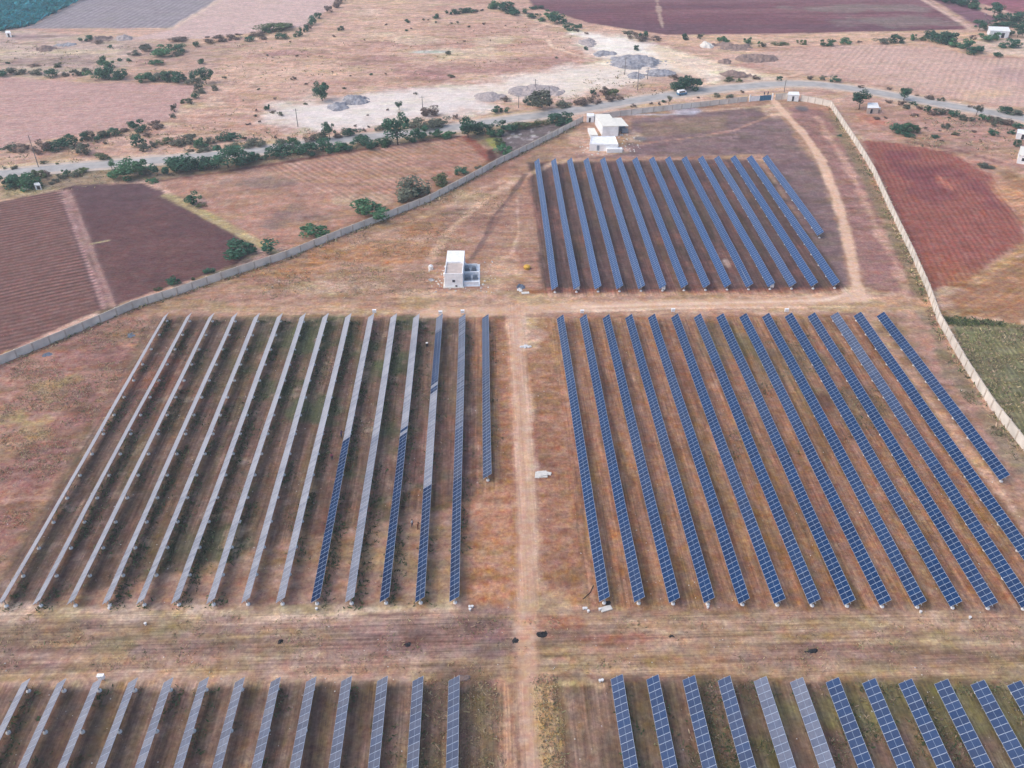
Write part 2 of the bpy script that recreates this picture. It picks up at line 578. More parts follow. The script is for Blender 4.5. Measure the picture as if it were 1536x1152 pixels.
F_STUB = W([(1085, 84), (1190, 74), (1300, 67), (1400, 70), (1470, 86), (1536, 88), (1640, 95), (1640, 190), (1536, 160), (1440, 150), (1340, 128), (1225, 113), (1150, 98)])
F_RED = W([(1290, 208), (1350, 215), (1420, 228), (1490, 262), (1536, 335), (1545, 360), (1470, 410), (1395, 440), (1372, 384), (1330, 300)])
F_OCH = W([(1490, 262), (1640, 262), (1640, 500), (1500, 484), (1412, 476), (1395, 440), (1470, 410), (1545, 360), (1536, 335)])
F_CROP = W([(1424, 486), (1500, 484), (1640, 500), (1640, 780), (1540, 660), (1492, 604), (1452, 548)])
F_EDGE = W([(1412, 474), (1500, 482), (1505, 490), (1420, 488)])
QUARRY = [W([(388, 182), (412, 160), (480, 148), (600, 134), (730, 126), (740, 160), (690, 175), (560, 188), (480, 195)]),
          W([(685, 132), (800, 110), (900, 96), (1000, 92), (1060, 108), (1010, 118), (945, 130), (860, 144), (720, 150)]),
          W([(862, 46), (905, 52), (950, 57), (1000, 74), (1030, 90), (960, 90), (905, 90), (880, 72)])]

PATHS = {   # name: (pixel line, width in m)
    'gate': ([(1160, 150), (1172, 165), (1205, 200), (1232, 240), (1252, 290), (1267, 340), (1279, 400), (1290, 445)], 2.9),
    'cross': ([(640, 470), (740, 466), (850, 461), (1000, 456), (1150, 454), (1290, 447)], 4.2),
    'middle': ([(772, 462), (779, 560), (786, 660), (790, 760), (790, 860), (789, 960), (798, 1060), (812, 1170)], 3.3),
}
ROADPX = [(-200, 285), (-60, 268), (0, 261), (50, 256), (100, 251.5), (170, 246), (235, 241), (300, 235), (345, 230.5), (400, 224.5), (450, 217),
          (512, 210), (560, 205), (622, 198), (685, 191), (745, 182), (812, 173), (879, 163), (945, 152), (1020, 141), (1091, 132.5), (1164, 126.5),
          (1224, 126.5), (1291, 135), (1341, 143.5), (1391, 152.5), (1441, 161.5), (1491, 170), (1536, 178), (1640, 197)]
ROAD = W(ROADPX)


def paint(x, y):
    """albedo and streak direction of the earth at points (x, y): everything here is the colour of the ground itself"""
    n1 = fbm(x, y, 30, 5, 1)
    n2 = fbm(x, y, 9, 4, 2)
    n3 = fbm(x, y, 3, 3, 3)
    nx = fbm(x, y, 20, 4, 4, 2.5, 1.0)
    col = np.tile(alb(200, 165, 148), (x.size, 1))
    sx = np.full(x.size, 0.68)

    def over(w, rgb):
        nonlocal col
        k = (rgb[0] + rgb[1]) / 300.0
        c = alb(rgb[0], rgb[1] + 3 * k, rgb[2] + 5 * k)
        w = np.clip(w, 0, 1)[:, None]
        col = col * (1 - w) + c * w

    def area(poly, rgb, fe=1.0, warp=1.0, op=1.0):
        d = poly_sd(x, y, poly) + n2 * warp + n3 * warp * 0.4
        w = smooth(-fe, fe, d) * op
        over(w, rgb)
        return w

    def stroke(px, rgb, half, fe=0.6, warp=0.5, op=1.0):
        d = half - line_d(x, y, W(px)) + n2 * warp + n3 * warp * 0.5
        over(smooth(-fe, fe, d) * op, rgb)

    def spot(px, py, rx, ry, rgb, op=1.0, warp=0.5, rag=n2):
        """patch with the given half sizes in picture pixels"""
        c = at(px, py)
        ex, ey = (at(px + rx, py) - c).length, abs(at(px, py - ry).y - c.y)
        d = 1 - np.sqrt(((x - c.x) / ex) ** 2 + ((y - c.y) / ey) ** 2) + rag * warp
        over(smooth(-0.25, 0.35, d) * op, rgb)

    # open scrub beyond the wall
    over(smooth(0.0, 0.9, nx) * 0.55, (178, 134, 118))
    over(smooth(0.15, 0.9, -nx) * 0.5, (206, 170, 140))
    over(smooth(0.25, 0.8, n1) * 0.4, (168, 122, 112))
    over(smooth(0.45, 0.9, n2 * 0.7 - n1 * 0.6) * 0.5, (214, 186, 160))
    for p in ((700, 104, 110, 9), (640, 118, 60, 6), (560, 90, 60, 8), (440, 80, 60, 6), (820, 95, 60, 10)):
        spot(*p, (160, 116, 112), 0.6)
    for p in ((650, 78, 40, 3), (620, 60, 40, 6), (560, 52, 30, 6), (700, 80, 50, 8), (740, 60, 40, 8)):
        spot(*p, (212, 186, 160), 0.6)
    spot(646, 78, 30, 2.0, (196, 196, 184), 0.9, 0.2)
    # top left corner
    area(W([(-120, 46), (36, 44), (180, 58), (240, 64), (180, 110), (0, 116), (-120, 112)]), (190, 162, 148), 4, 3)
    spot(60, 92, 70, 7, (150, 124, 116), 0.7); spot(20, 80, 30, 5, (206, 180, 160), 0.8); spot(120, 78, 70, 4, (208, 184, 156), 0.7)
    spot(110, 90, 50, 8, (156, 130, 122), 0.6); spot(60, 55, 40, 4, (150, 118, 122), 0.7)
    area(W([(190, 66), (420, 62), (360, 74), (300, 122), (200, 120)]), (172, 140, 126), 4, 3, 0.6)
    # fields
    area(F_TEAL, (40, 96, 92), 1.5, 0.5)
    area(F_GREY, (148, 136, 138), 1.2, 0.6)
    area(F_MAUVE, (202, 170, 160), 1.2, 0.6)
    stroke([(330, 0), (258, 43)], (214, 184, 166), 1.6, 0.8)
    stroke([(118, 0), (36, 42)], (200, 168, 158), 2.2, 0.8)
    area(F_PINK, (186, 147, 137), 1.0, 0.8)
    d = poly_sd(x, y, F_PINK)
    over(smooth(0, 4, d) * smooth(0.1, 0.8, nx) * 0.4, (184, 142, 134))
    w = area(F_PURP, (118, 76, 82), 1.2, 0.8)
    nb = fbm(x, y, 16, 4, 8, 9.0, 0.8)
    over(w * smooth(0.1, 0.6, nb) * 0.6, (138, 96, 98))
    over(w * smooth(0.05, 0.5, -nb) * 0.7, (104, 74, 82))
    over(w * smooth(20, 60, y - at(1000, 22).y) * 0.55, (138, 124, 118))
    for p in ((1350, 32, 90, 9), (1290, 12, 120, 6)): spot(*p, (136, 122, 112), 0.6)
    stroke([(985, 0), (990, 25), (994, 42)], (190, 160, 140), 0.8, 0.8, 0.8, 0.7)
    area(F_PURP2, (130, 92, 100), 1.2, 0.6)
    stroke([(1385, 0), (1452, 40), (1462, 48)], (208, 172, 156), 1.6, 0.8)
    area(W([(1452, 0), (1480, -12), (1660, -12), (1660, 26), (1530, 22)]), (152, 96, 104), 1.2, 0.8)
    area(W([(890, 36), (1000, 53), (1200, 51), (1452, 45), (1640, 40), (1640, 92), (1470, 84), (1300, 66), (1100, 72), (960, 62)]), (208, 168, 144), 1.5, 1.0)
    area(W([(1460, 56), (1640, 60), (1640, 92), (1480, 80)]), (214, 182, 162), 1.5, 1.0)
    w = area(F_STUB, (200, 163, 148), 1.2, 0.8)
    over(w * smooth(0.0, 0.8, n1) * 0.5, (192, 150, 132))
    spot(1520, 112, 30, 12, (176, 142, 136), 0.7, 0.2)
    spot(1490, 140, 50, 8, (214, 176, 142), 0.6)
    # quarry dust
    for q, c in zip(QUARRY, ((222, 206, 196), (228, 209, 193), (240, 226, 212))):
        area(q, c, 9, 6, 1.0)
    qd = np.maximum(np.maximum(poly_sd(x, y, QUARRY[0]), poly_sd(x, y, QUARRY[1])), poly_sd(x, y, QUARRY[2]))
    over(smooth(-4, 3, qd) * smooth(0.0, 0.7, nx + n2 * 0.4) * 0.3, (220, 200, 186))
    over(smooth(-4, 3, qd) * smooth(0.25, 0.8, n2 - 0.3 * nx) * 0.3, (204, 190, 182))
    over(smooth(2, -2, np.abs(poly_sd(x, y, QUARRY[0]) - 6)) * smooth(0.1, 0.6, n2) * 0.3, (200, 186, 182))
    stroke([(905, 98), (960, 88), (1010, 92), (1060, 108), (1085, 124)], (232, 208, 186), 7, 4, 2.0)
    stroke([(990, 74), (1060, 96), (1120, 112), (1165, 120)], (228, 202, 178), 6, 4, 2.0)
    stroke([(860, 44), (820, 36), (740, 8)], (216, 184, 164), 1.2, 0.8)
    stroke([(822, 60), (828, 70), (870, 84), (900, 92)], (220, 188, 164), 1.0, 0.8)
    stroke([(1000, 84), (1040, 112), (1062, 132)], (226, 198, 174), 3.0, 1.5)
    area(W([(1085, 108), (1130, 116), (1160, 122), (1090, 130), (1070, 126)]), (176, 150, 132), 2, 2, 0.8)
    area(W([(1000, 104), (1060, 118), (1000, 142), (900, 158), (860, 148), (940, 130)]), (186, 150, 132), 3, 3, 0.8)
    # verge of the road
    dr = line_d(x, y, ROAD)
    over(smooth(9, 5.5, dr + n2 * 1.5) * 0.8, (212, 180, 156))
    area(W([(0, 264), (240, 245), (560, 209), (700, 196), (745, 188), (850, 178), (870, 184), (745, 246), (735, 228), (700, 203), (560, 222), (400, 248), (240, 273), (215, 272), (100, 280), (0, 302)]),
         (128, 112, 88), 1.5, 1.5, 0.75)
    spot(50, 288, 40, 6, (196, 170, 140), 0.7)
    # farmland left of the wall
    w = area(F_PLOUGH, (117, 83, 76), 0.6, 0.3)
    w = area(F_DARK, (95, 65, 65), 0.6, 0.6)
    over(w * smooth(at(200, 300).y - 14, at(200, 300).y + 4, y) * 0.5, (98, 76, 80))
    over(w * smooth(0.2, 0.8, n1) * 0.35, (124, 84, 76))
    stroke([(98, 286), (163, 460)], (104, 76, 74), 2.6, 0.5, 0.2)
    stroke([(93, 286), (157, 461)], (160, 124, 118), 0.8, 0.4, 0.2)
    stroke([(102, 286), (169, 459)], (158, 122, 114), 0.8, 0.4, 0.2)
    stroke([(137, 366), (162, 361)], (170, 150, 116), 0.4, 0.4, 0.1)
    w = area(F_TAN, (172, 130, 112), 0.8, 0.7)
    over(w * smooth(0.1, 0.9, n1) * 0.45, (164, 116, 98))
    over(w * smooth(0.35, 0.9, n2) * 0.4, (206, 168, 152))
    spot(430, 325, 46, 12, (128, 104, 98), 0.7, 0.9); spot(395, 275, 40, 7, (136, 112, 104), 0.7, 0.9); spot(440, 320, 20, 22, (146, 116, 104), 0.6, 0.9)
    area(W([(690, 204), (702, 203), (738, 230), (734, 242), (728, 240)]), (150, 92, 78), 0.8, 0.4)
    stroke([(735, 226), (741, 240), (732, 246)], (92, 58, 52), 1.6, 0.8)
    stroke([(240, 272), (400, 248), (560, 222), (690, 205)], (118, 80, 70), 1.0, 0.6)
    stroke([(250, 293), (320, 328), (400, 372), (415, 380)], (176, 154, 116), 1.5, 0.8)
    area(W([(738, 200), (860, 182), (800, 220), (750, 244)]), (112, 98, 96), 1.0, 1.0)
    over(smooth(0.3, 0.7, n3) * smooth(-1, 1, poly_sd(x, y, W([(750, 200), (845, 186), (790, 222), (752, 238)]))) * 0.8, (196, 186, 184))
    spot(742, 214, 10, 9, (150, 146, 84), 0.9)
    stroke([(420, 384), (530, 338), (600, 306), (660, 282), (735, 246)], (146, 108, 84), 2.4, 1.2, 1.0, 0.7)
    stroke([(160, 470), (260, 437), (350, 402)], (128, 106, 86), 1.6, 1.0)
    # farmland right of the wall
    area(W([(1248, 160), (1300, 150), (1400, 168), (1640, 205), (1640, 262), (1490, 262), (1420, 228), (1290, 208)]), (180, 138, 122), 1.5, 1.5)
    over(smooth(-2, 2, poly_sd(x, y, W([(1320, 168), (1540, 190), (1540, 240), (1340, 215)]))) * smooth(-0.1, 0.7, n2) * 0.5, (160, 128, 112))
    spot(1300, 180, 24, 10, (186, 120, 102), 0.8)
    stroke([(1280, 176), (1320, 196), (1400, 225), (1490, 250), (1560, 262)], (196, 148, 128), 1.4, 0.8)
    stroke([(1360, 212), (1440, 226), (1500, 244)], (136, 92, 86), 0.9, 0.6, 0.4)
    w = area(F_RED, (146, 88, 78), 1.2, 1.2)
    for p in ((1385, 268, 36, 34), (1468, 282, 36, 26), (1360, 250, 30, 20)): spot(*p, (124, 70, 72), 0.75, 0.7)
    spot(1418, 275, 7, 10, (188, 118, 96), 0.8, 0.4)
    over(w * smooth(at(0, 300).y, at(0, 345).y, y) * 0.0, (170, 110, 80))
    w = area(F_OCH, (162, 118, 90), 3.5, 3.5)
    over(w * smooth(0.0, 0.7, n1 + n2 * 0.5) * 0.5, (148, 100, 78))
    spot(1420, 405, 40, 26, (162, 98, 76), 0.5, 0.6)
    spot(1515, 295, 24, 26, (196, 144, 112), 0.8)
    stroke([(1462, 425), (1500, 398), (1536, 372)], (180, 138, 104), 1.2, 1.0, 1.2)
    w = area(F_CROP, (128, 120, 88), 0.8, 0.4)
    over(w * smooth(0.1, 0.7, n2) * 0.5, (104, 102, 74))
    area(F_EDGE, (92, 106, 52), 0.6, 0.5)

    # ---- inside the wall
    ins = smooth(-0.5, 0.5, poly_sd(x, y, COMPOUND))
    over(ins, (168, 130, 109))
    for f_ in (F_PLOUGH, F_DARK, F_TAN, F_PINK, F_STUB, F_RED, F_OCH, F_CROP, F_GREY, F_MAUVE):
        sx = np.where(poly_sd(x, y, f_) > 0, 0.52, sx)
    sx = np.where(poly_sd(x, y, F_PURP) > 0, 0.85, sx)
    sx = np.where(ins > 0.5, 0.64, sx)
    inw = ins
    # rough grass on the left and above the left block
    over(inw * smooth(0.1, 0.8, n1 + 0.4 * n2) * 0.55, (160, 112, 96))
    over(inw * smooth(0.2, 0.8, -n1 + 0.5 * n2) * 0.45, (188, 154, 128))
    area(W([(-80, 560), (170, 480), (235, 478), (60, 760), (-20, 880), (-200, 950)]), (160, 118, 104), 2, 2, 0.8)
    for p in ((40, 640, 34, 26), (75, 585, 26, 14), (15, 628, 24, 20), (110, 570, 14, 8)): spot(*p, (160, 142, 92), 0.42, 1.1, n3 * 0.6 + n2 * 0.6)
    for p in ((150, 530, 50, 20), (60, 700, 50, 40), (110, 620, 40, 40), (20, 780, 40, 40)): spot(*p, (132, 92, 86), 0.55, 1.0, n2)
    for p in ((440, 405, 60, 14), (560, 380, 90, 16), (620, 345, 60, 14)): spot(*p, (170, 118, 82), 0.6, 0.9)
    for p in ((520, 430, 90, 8), (620, 440, 50, 8), (560, 300, 60, 10), (700, 300, 30, 14)): spot(*p, (190, 160, 134), 0.6, 0.9)
    spot(690, 330, 40, 20, (152, 116, 104), 0.6, 0.8)
    # far block and the ground behind it
    area(W([(945, 178), (1160, 158), (1225, 250), (1262, 340), (1275, 430), (1255, 440), (1145, 232), (800, 238), (940, 228)]), (128, 102, 100), 1.5, 1.5)
    area(W([(960, 184), (1090, 172), (1090, 196), (960, 206)]), (146, 118, 98), 1.5, 1.5, 0.6)
    area(W([(1170, 160), (1240, 166), (1290, 250), (1350, 380), (1380, 450), (1300, 450), (1268, 330), (1230, 230)]), (152, 112, 104), 1.5, 1.5)
    stroke([(1250, 176), (1290, 252), (1330, 330), (1362, 400), (1385, 450)], (128, 112, 88), 1.9, 1.0, 1.0, 0.75)
    stroke([(1225, 175), (1272, 250), (1310, 330), (1345, 400), (1362, 450)], (202, 160, 140), 1.2, 0.8, 1.2, 0.6)
    w = area(block_poly('T'), (106, 80, 74), 1.0, 0.7)
    over(w * smooth(0.1, 0.7, n2) * 0.5, (98, 82, 70))
    over(w * smooth(0.2, 0.8, -n2 + n3 * 0.4) * 0.5, (140, 96, 84))
    over(w * smooth(at(0, 400).y, at(0, 425).y, y) * 0, (160, 110, 90))
    stroke([(800, 437), (1000, 440), (1260, 436)], (160, 104, 86), 1.8, 1.0, 0.6, 0.8)
    spot(1090, 395, 8, 8, (186, 156, 140), 0.9, 0.3)
    # around the yard building
    for p in ((700, 448, 90, 14), (740, 410, 34, 24), (800, 450, 60, 8)): spot(*p, (196, 158, 132), 0.7, 0.6)
    stroke([(640, 400), (670, 350), (720, 305), (770, 272), (830, 245), (900, 232)], (196, 160, 136), 1.3, 0.8, 0.5, 0.8)
    stroke([(520, 372), (600, 340), (690, 300), (770, 262)], (190, 152, 128), 1.2, 0.8, 0.6, 0.6)
    stroke([(708, 388), (728, 355), (740, 325), (762, 300), (788, 262)], (120, 92, 84), 0.7, 0.4, 0.3, 0.9)
    stroke([(716, 380), (738, 345), (752, 318), (775, 290)], (136, 104, 92), 0.5, 0.4, 0.3, 0.8)
    stroke([(776, 300), (778, 350), (768, 380)], (206, 170, 148), 0.6, 0.5, 0.4, 0.8)
    # cross aisle
    area(W([(240, 468), (700, 446), (800, 442), (1300, 436), (1395, 445), (1402, 470), (800, 474), (240, 474)]), (186, 148, 124), 1.2, 1.0, 0.9)
    # left block: dark soil with weeds
    w = area(block_poly('L', 4, 2), (124, 97, 82), 1.2, 1.0)
    over(w * smooth(0.1, 0.7, n1) * 0.55, (138, 98, 86))
    green = smooth(-0.05, 0.5, n2 * 0.9 - n1 * 0.4)
    lp = block_poly('L', 4, 2)
    cx = smooth(-72, -40, x) * smooth(2, -14, x)
    over(w * green * cx * 0.8, (88, 94, 66))
    over(w * smooth(0.45, 0.8, -n3 + n2 * 0.3) * 0.45, (176, 146, 128))
    over(w * smooth(0.55, 0.85, n2 * 0.6 + n1 * 0.5) * 0.45, (168, 106, 78))
    # reddish earth about the middle track and right block
    area(W([(700, 478), (1290, 472), (1640, 900), (1640, 915), (690, 912), (742, 720)]), (158, 115, 91), 1.5, 1.2)
    wr = smooth(-1, 1, poly_sd(x, y, block_poly('R', 4, 2)))
    over(wr * smooth(0.1, 0.7, n1 + 0.3 * n2) * 0.5, (142, 108, 84))
    over(wr * smooth(0.2, 0.8, -n1) * 0.45, (158, 113, 91))
    for p in ((1180, 545, 70, 40), (1090, 520, 50, 30), (1250, 600, 50, 40)): spot(*p, (128, 108, 82), 0.6, 0.9)
    spot(1240, 605, 16, 16, (96, 64, 54), 0.7, 0.5)
    stroke([(1300, 480), (1345, 540), (1400, 610), (1470, 700), (1536, 785), (1580, 840)], (204, 160, 134), 1.0, 0.7, 0.4, 0.85)
    area(W([(1335, 470), (1400, 470), (1450, 560), (1540, 690), (1640, 830), (1530, 740)]), (172, 132, 116), 1.5, 1.2)
    stroke([(1385, 470), (1420, 540), (1480, 625), (1560, 730)], (132, 120, 98), 2.0, 1.0, 1.5, 0.7)
    area(W([(735, 500), (765, 500), (780, 900), (700, 905), (690, 760), (745, 720)]), (180, 130, 103), 1, 1, 0.75)
    spot(800, 700, 40, 120, (160, 112, 96), 0.4, 0.5)
    # near aisle
    area(W([(-200, 905), (680, 908), (760, 912), (760, 1012), (-200, 1022)]), (148, 118, 106), 1.2, 1.0)
    area(W([(800, 914), (1640, 914), (1700, 1026), (800, 1010)]), (157, 126, 104), 1.2, 1.0)
    na = smooth(-0.5, 0.5, poly_sd(x, y, W([(-300, 912), (1800, 918), (1900, 1022), (-400, 1018)])))
    ns = fbm(x, y, 5, 4, 12, 12.0, 0.5)
    over(na * smooth(0.0, 0.6, ns) * 0.45, (132, 98, 90))
    over(na * smooth(0.15, 0.7, -ns) * 0.4, (186, 152, 128))
    over(na * smooth(0.3, 0.8, n2) * 0.35, (142, 128, 94))
    for px, py, ww in ((100, 915, 30), (300, 912, 60), (430, 912, 16), (540, 916, 60), (420, 925, 10)): spot(px, py, ww, 5, (208, 180, 160), 0.7, 0.8, n3)
    stroke([(0, 915), (300, 920), (680, 914)], (198, 168, 146), 1.1, 0.8, 1.2, 0.8)
    stroke([(0, 985), (250, 990), (450, 985), (700, 990)], (172, 138, 120), 0.7, 0.5, 0.5, 0.7)
    stroke([(820, 935), (1100, 932), (1536, 940)], (190, 156, 130), 0.4, 0.4, 0.3, 0.8)
    stroke([(900, 962), (1200, 960), (1536, 966)], (190, 156, 130), 0.4, 0.4, 0.3, 0.8)
    stroke([(860, 945), (1000, 945), (1300, 948)], (186, 152, 128), 0.35, 0.4, 0.3, 0.8)
    stroke([(860, 1008), (1200, 1012), (1536, 1022)], (178, 146, 116), 0.8, 0.6, 0.5, 0.6)
    for p in ((860, 935, 60, 12), (920, 958, 50, 8), (840, 990, 40, 12)): spot(*p, (150, 92, 72), 0.6, 0.8)
    spot(740, 975, 40, 14, (128, 108, 106), 0.7, 0.8)
    # nearest blocks
    for pl in ([(-300, 1018), (745, 1012), (745, 1400), (-900, 1400)], [(830, 1012), (1700, 1026), (2100, 1400), (840, 1400)]):
        w = area(W(pl), (124, 97, 82), 1.0, 0.8)
        over(w * smooth(0.1, 0.7, n2) * 0.5, (146, 112, 94))
        over(w * smooth(0.1, 0.7, -n2 + n3 * 0.4) * 0.4, (112, 92, 74))
    wb = smooth(-1, 1, poly_sd(x, y, W([(1040, 1014), (1700, 1030), (2100, 1400), (1000, 1400)])))
    over(wb * smooth(-0.2, 0.6, n2 + n1 * 0.5) * 0.6, (112, 110, 66))
    wc = smooth(-1, 1, poly_sd(x, y, W([(640, 1016), (745, 1014), (745, 1400), (500, 1400)])))
    over(wc * smooth(-0.2, 0.6, n2) * 0.5, (126, 112, 78))
    stroke([(0, 1018), (300, 1020), (640, 1014)], (190, 154, 132), 1.2, 0.8, 0.8, 0.7)
    # tracks
    sx2 = np.zeros(x.size)
    for nm, (pl, wd) in PATHS.items():
        rgbs = {'gate': (218, 178, 152), 'cross': (204, 164, 138), 'middle': (194, 153, 129)}[nm]
        stroke(pl, rgbs, wd / 2, 0.7, 0.5, 0.92)
    stroke([(860, 461), (1000, 456), (1150, 453), (1240, 450), (1288, 436)], (222, 188, 164), 0.55, 0.4, 0.25, 0.9)
    stroke([(820, 468), (1000, 463), (1150, 461), (1280, 460)], (218, 184, 160), 0.45, 0.4, 0.25, 0.9)
    spot(1290, 440, 24, 12, (218, 180, 156), 0.8, 0.4)
    stroke([(788, 480), (790, 600), (797, 720), (803, 790), (806, 880)], (208, 174, 150), 0.7, 0.9, 0.8, 0.6)
    stroke([(764, 480), (776, 640), (784, 800), (782, 900)], (206, 164, 138), 0.5, 0.4, 0.3, 0.8)
    spot(788, 500, 26, 26, (208, 170, 146), 0.7, 0.5)
    stroke([(795, 905), (840, 905)], (178, 150, 118), 1.4, 1.0, 1.0, 0.6)
    stroke([(775, 1020), (782, 1100), (790, 1170)], (174, 140, 118), 0.35, 0.3, 0.2, 0.85)
    stroke([(792, 1020), (803, 1100), (812, 1170)], (180, 146, 122), 0.35, 0.3, 0.2, 0.85)
    stroke([(812, 1040), (822, 1100), (828, 1170)], (196, 160, 116), 1.1, 0.6, 0.8, 0.85)
    stroke([(800, 1036), (840, 1024), (880, 1022), (900, 1030)], (194, 164, 128), 0.7, 0.5, 0.5, 0.7)
    stroke([(1165, 158), (1090, 164), (1030, 168)], (206, 176, 150), 0.7, 0.5, 0.4, 0.8)
    stroke([(1165, 170), (1100, 196), (1040, 206), (960, 216)], (184, 140, 122), 0.7, 0.5, 0.5, 0.7)
    spot(1165, 166, 22, 10, (220, 182, 156), 0.7, 0.4)
    stroke([(945, 172), (1000, 172), (1045, 168)], (206, 200, 204), 1.0, 0.7, 0.6, 0.8)
    spot(1030, 167, 22, 5, (176, 170, 178), 0.8, 0.5)
    for p in ((905, 226, 40, 6), (945, 200, 14, 12), (870, 205, 30, 14)): spot(*p, (204, 166, 146), 0.7, 0.6)
    spot(960, 208, 9, 3, (116, 110, 112), 0.9, 0.3); spot(1203, 163, 10, 4, (104, 98, 100), 0.9, 0.3)
    # direction of the streaks
    rowsw = np.zeros(x.size)
    for bl in 'LRT': rowsw = np.maximum(rowsw, smooth(-1, 1, poly_sd(x, y, block_poly(bl, 3, 2))))
    rowsw = np.maximum(rowsw, smooth(0, 2, at(0, 1012).y - y))
    rowsw = np.maximum(rowsw, smooth(4, 1, line_d(x, y, W(PATHS['middle'][0]))) * (1 - na))
    sx = sx * (1 - rowsw)
    sx = np.maximum(sx, na)
    # patchy earth: olive growth, purplish clay, orange and pale spoil, each lying along the working direction of the ground
    along_rows = sx < 0.3
    soft = np.ones(x.size)
    for f_, q_ in ((F_PLOUGH, .15), (F_DARK, .35), (F_PINK, .35), (F_STUB, .4), (F_RED, .5), (F_TAN, .8), (F_MAUVE, .35), (F_GREY, .4), (F_PURP, .6), (F_TEAL, .2)):
        soft = np.where(poly_sd(x, y, f_) > 0, q_, soft)
    for pl, wd in PATHS.values():
        soft = soft * (1 - 0.75 * smooth(0.8, -0.5, line_d(x, y, W(pl)) - wd / 2))
    soft = soft * (1 - 0.6 * np.clip(smooth(-2, 4, qd), 0, 1))
    for i_, (tint, lo, hi, op, scl) in enumerate((((.84, .93, .74), .05, .55, .75, 4.0), ((.80, .73, .80), .10, .55, .60, 5.0), ((1.04, .93, .80), .12, .6, .5, 3.5),
                                               ((1.28, 1.30, 1.32), .18, .6, .60, 2.6), ((.70, .69, .67), .22, .6, .65, 2.4), ((1.25, 1.24, 1.22), .30, .62, .65, 1.3), ((.72, .71, .70), .30, .62, .65, 1.3))):
        na_ = fbm(x, y, scl, 4, 60 + i_ * 3, 0.45, 4.5)
        nb_ = fbm(x, y, scl, 4, 60 + i_ * 3, 2.4, 0.7)
        w_ = smooth(lo, hi, np.where(along_rows, na_, nb_)) * op * soft
        col = col * (1 - w_[:, None] + w_[:, None] * np.array(tint))
    pack = np.zeros(x.size)
    for nm, (pl, wd) in PATHS.items():
        pack = np.maximum(pack, smooth(0.8, -0.8, line_d(x, y, W(pl)) - wd / 2) * 0.6)
    pack = np.maximum(pack, smooth(-2, 4, qd) * 0.4)
    return np.clip(col, 0.01, 0.9), np.clip(sx, 0, 1), pack


# ------------------------------------------------------------------ ground sheet
def axis(parts):
    out = [parts[0][0]]
    for a, b, s in parts:
        n = max(1, int(round((b - a) / s)))
        out += [a + (b - a) * (i + 1) / n for i in range(n)]
    return np.array(out)


XS = axis([(-6000, -1500, 750), (-1500, -420, 60), (-420, -130, 1.8), (-130, 130, 0.5), (130, 420, 1.8), (420, 1500, 60), (1500, 6000, 750)])
YS = axis([(-600, 30, 30), (30, 58, 2.0), (58, 250, 0.5), (250, 620, 1.4), (620, 1500, 60), (1500, 7000, 750)])
GX, GY = np.meshgrid(XS, YS)
gx, gy = GX.ravel(), GY.ravel()
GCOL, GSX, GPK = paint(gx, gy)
GZ = fbm(gx, gy, 6, 3, 21) * 0.03
NXg, NYg = len(XS), len(YS)
_i = np.arange((NYg - 1) * (NXg - 1))
_r, _c = _i // (NXg - 1), _i % (NXg - 1)
GF = np.stack([_r * NXg + _c, _r * NXg + _c + 1, (_r + 1) * NXg + _c + 1, (_r + 1) * NXg + _c], 1)


def sheet(name, faces, mat, dz):
    used = np.unique(faces)
    remap = np.zeros(gx.size, np.int64)
    remap[used] = np.arange(used.size)
    me = bpy.data.meshes.new(name)
    me.vertices.add(used.size)
    co = np.stack([gx[used], gy[used], GZ[used] + dz], 1)
    me.vertices.foreach_set("co", co.ravel())
    nf = len(faces)
    me.loops.add(nf * 4)
    me.polygons.add(nf)
    me.polygons.foreach_set("loop_start", np.arange(0, nf * 4, 4))
    me.polygons.foreach_set("loop_total", np.full(nf, 4))
    me.loops.foreach_set("vertex_index", remap[faces].ravel())
    a = me.attributes.new("col", 'FLOAT_COLOR', 'POINT')
    a.data.foreach_set("color", np.concatenate([GCOL[used], np.ones((used.size, 1))], 1).ravel())
    a = me.attributes.new("sx", 'FLOAT', 'POINT')
    a.data.foreach_set("value", GSX[used])
    a = me.attributes.new("packed", 'FLOAT', 'POINT')
    a.data.foreach_set("value", GPK[used])
    me.materials.append(mat)
    me.polygons.foreach_set("use_smooth", np.ones(nf, bool))
    me.update(calc_edges=True)
    me.validate()
    return link(bpy.data.objects.new(name, me))


tag(sheet("ground", GF, M['soil'], 0.0), kind='structure')
FC = (gx[GF].mean(1), gy[GF].mean(1))


def direction(p, q):
    a, b = at(*p), at(*q)
    return math.atan2(b.y - a.y, b.x - a.x)


def field(name, poly, furrow=None, dz=0.02, bumpy=1.0):
    m = poly_sd(*FC, poly) > 0
    tag(sheet(name, GF[m], soil_mat(name + "_earth", furrow, bumpy), dz), kind='structure')


field("ploughed_field", F_PLOUGH, (direction((0, 327), (100, 309)), 1.9, 0.46))
field("dark_field", F_DARK, (direction((180, 300), (260, 292)), 1.2, 0.07))
field("tan_field", F_TAN)
F_FURR = W([(395, 252), (470, 238), (560, 224), (688, 206), (728, 233), (690, 260), (640, 284), (560, 308), (515, 300), (450, 276)])
field("furrowed_field", F_FURR, (direction((420, 250), (480, 283)), 2.1, 0.15), 0.035)
field("pink_field", F_PINK, (direction((0, 140), (200, 146)), 2.5, 0.03))
field("grey_field", F_GREY, (direction((70, 40), (140, 8)), 3.2, 0.16))
field("mauve_field", F_MAUVE, (direction((300, 40), (400, 12)), 3.0, 0.03))
field("purple_field", F_PURP, (direction((900, 20), (1200, 20)), 4.5, 0.07))
field("stubble_field", F_STUB, (direction((1460, 100), (1440, 143)), 2.6, 0.07))
field("red_field", F_RED, (direction((1350, 240), (1400, 330)), 1.6, 0.02))
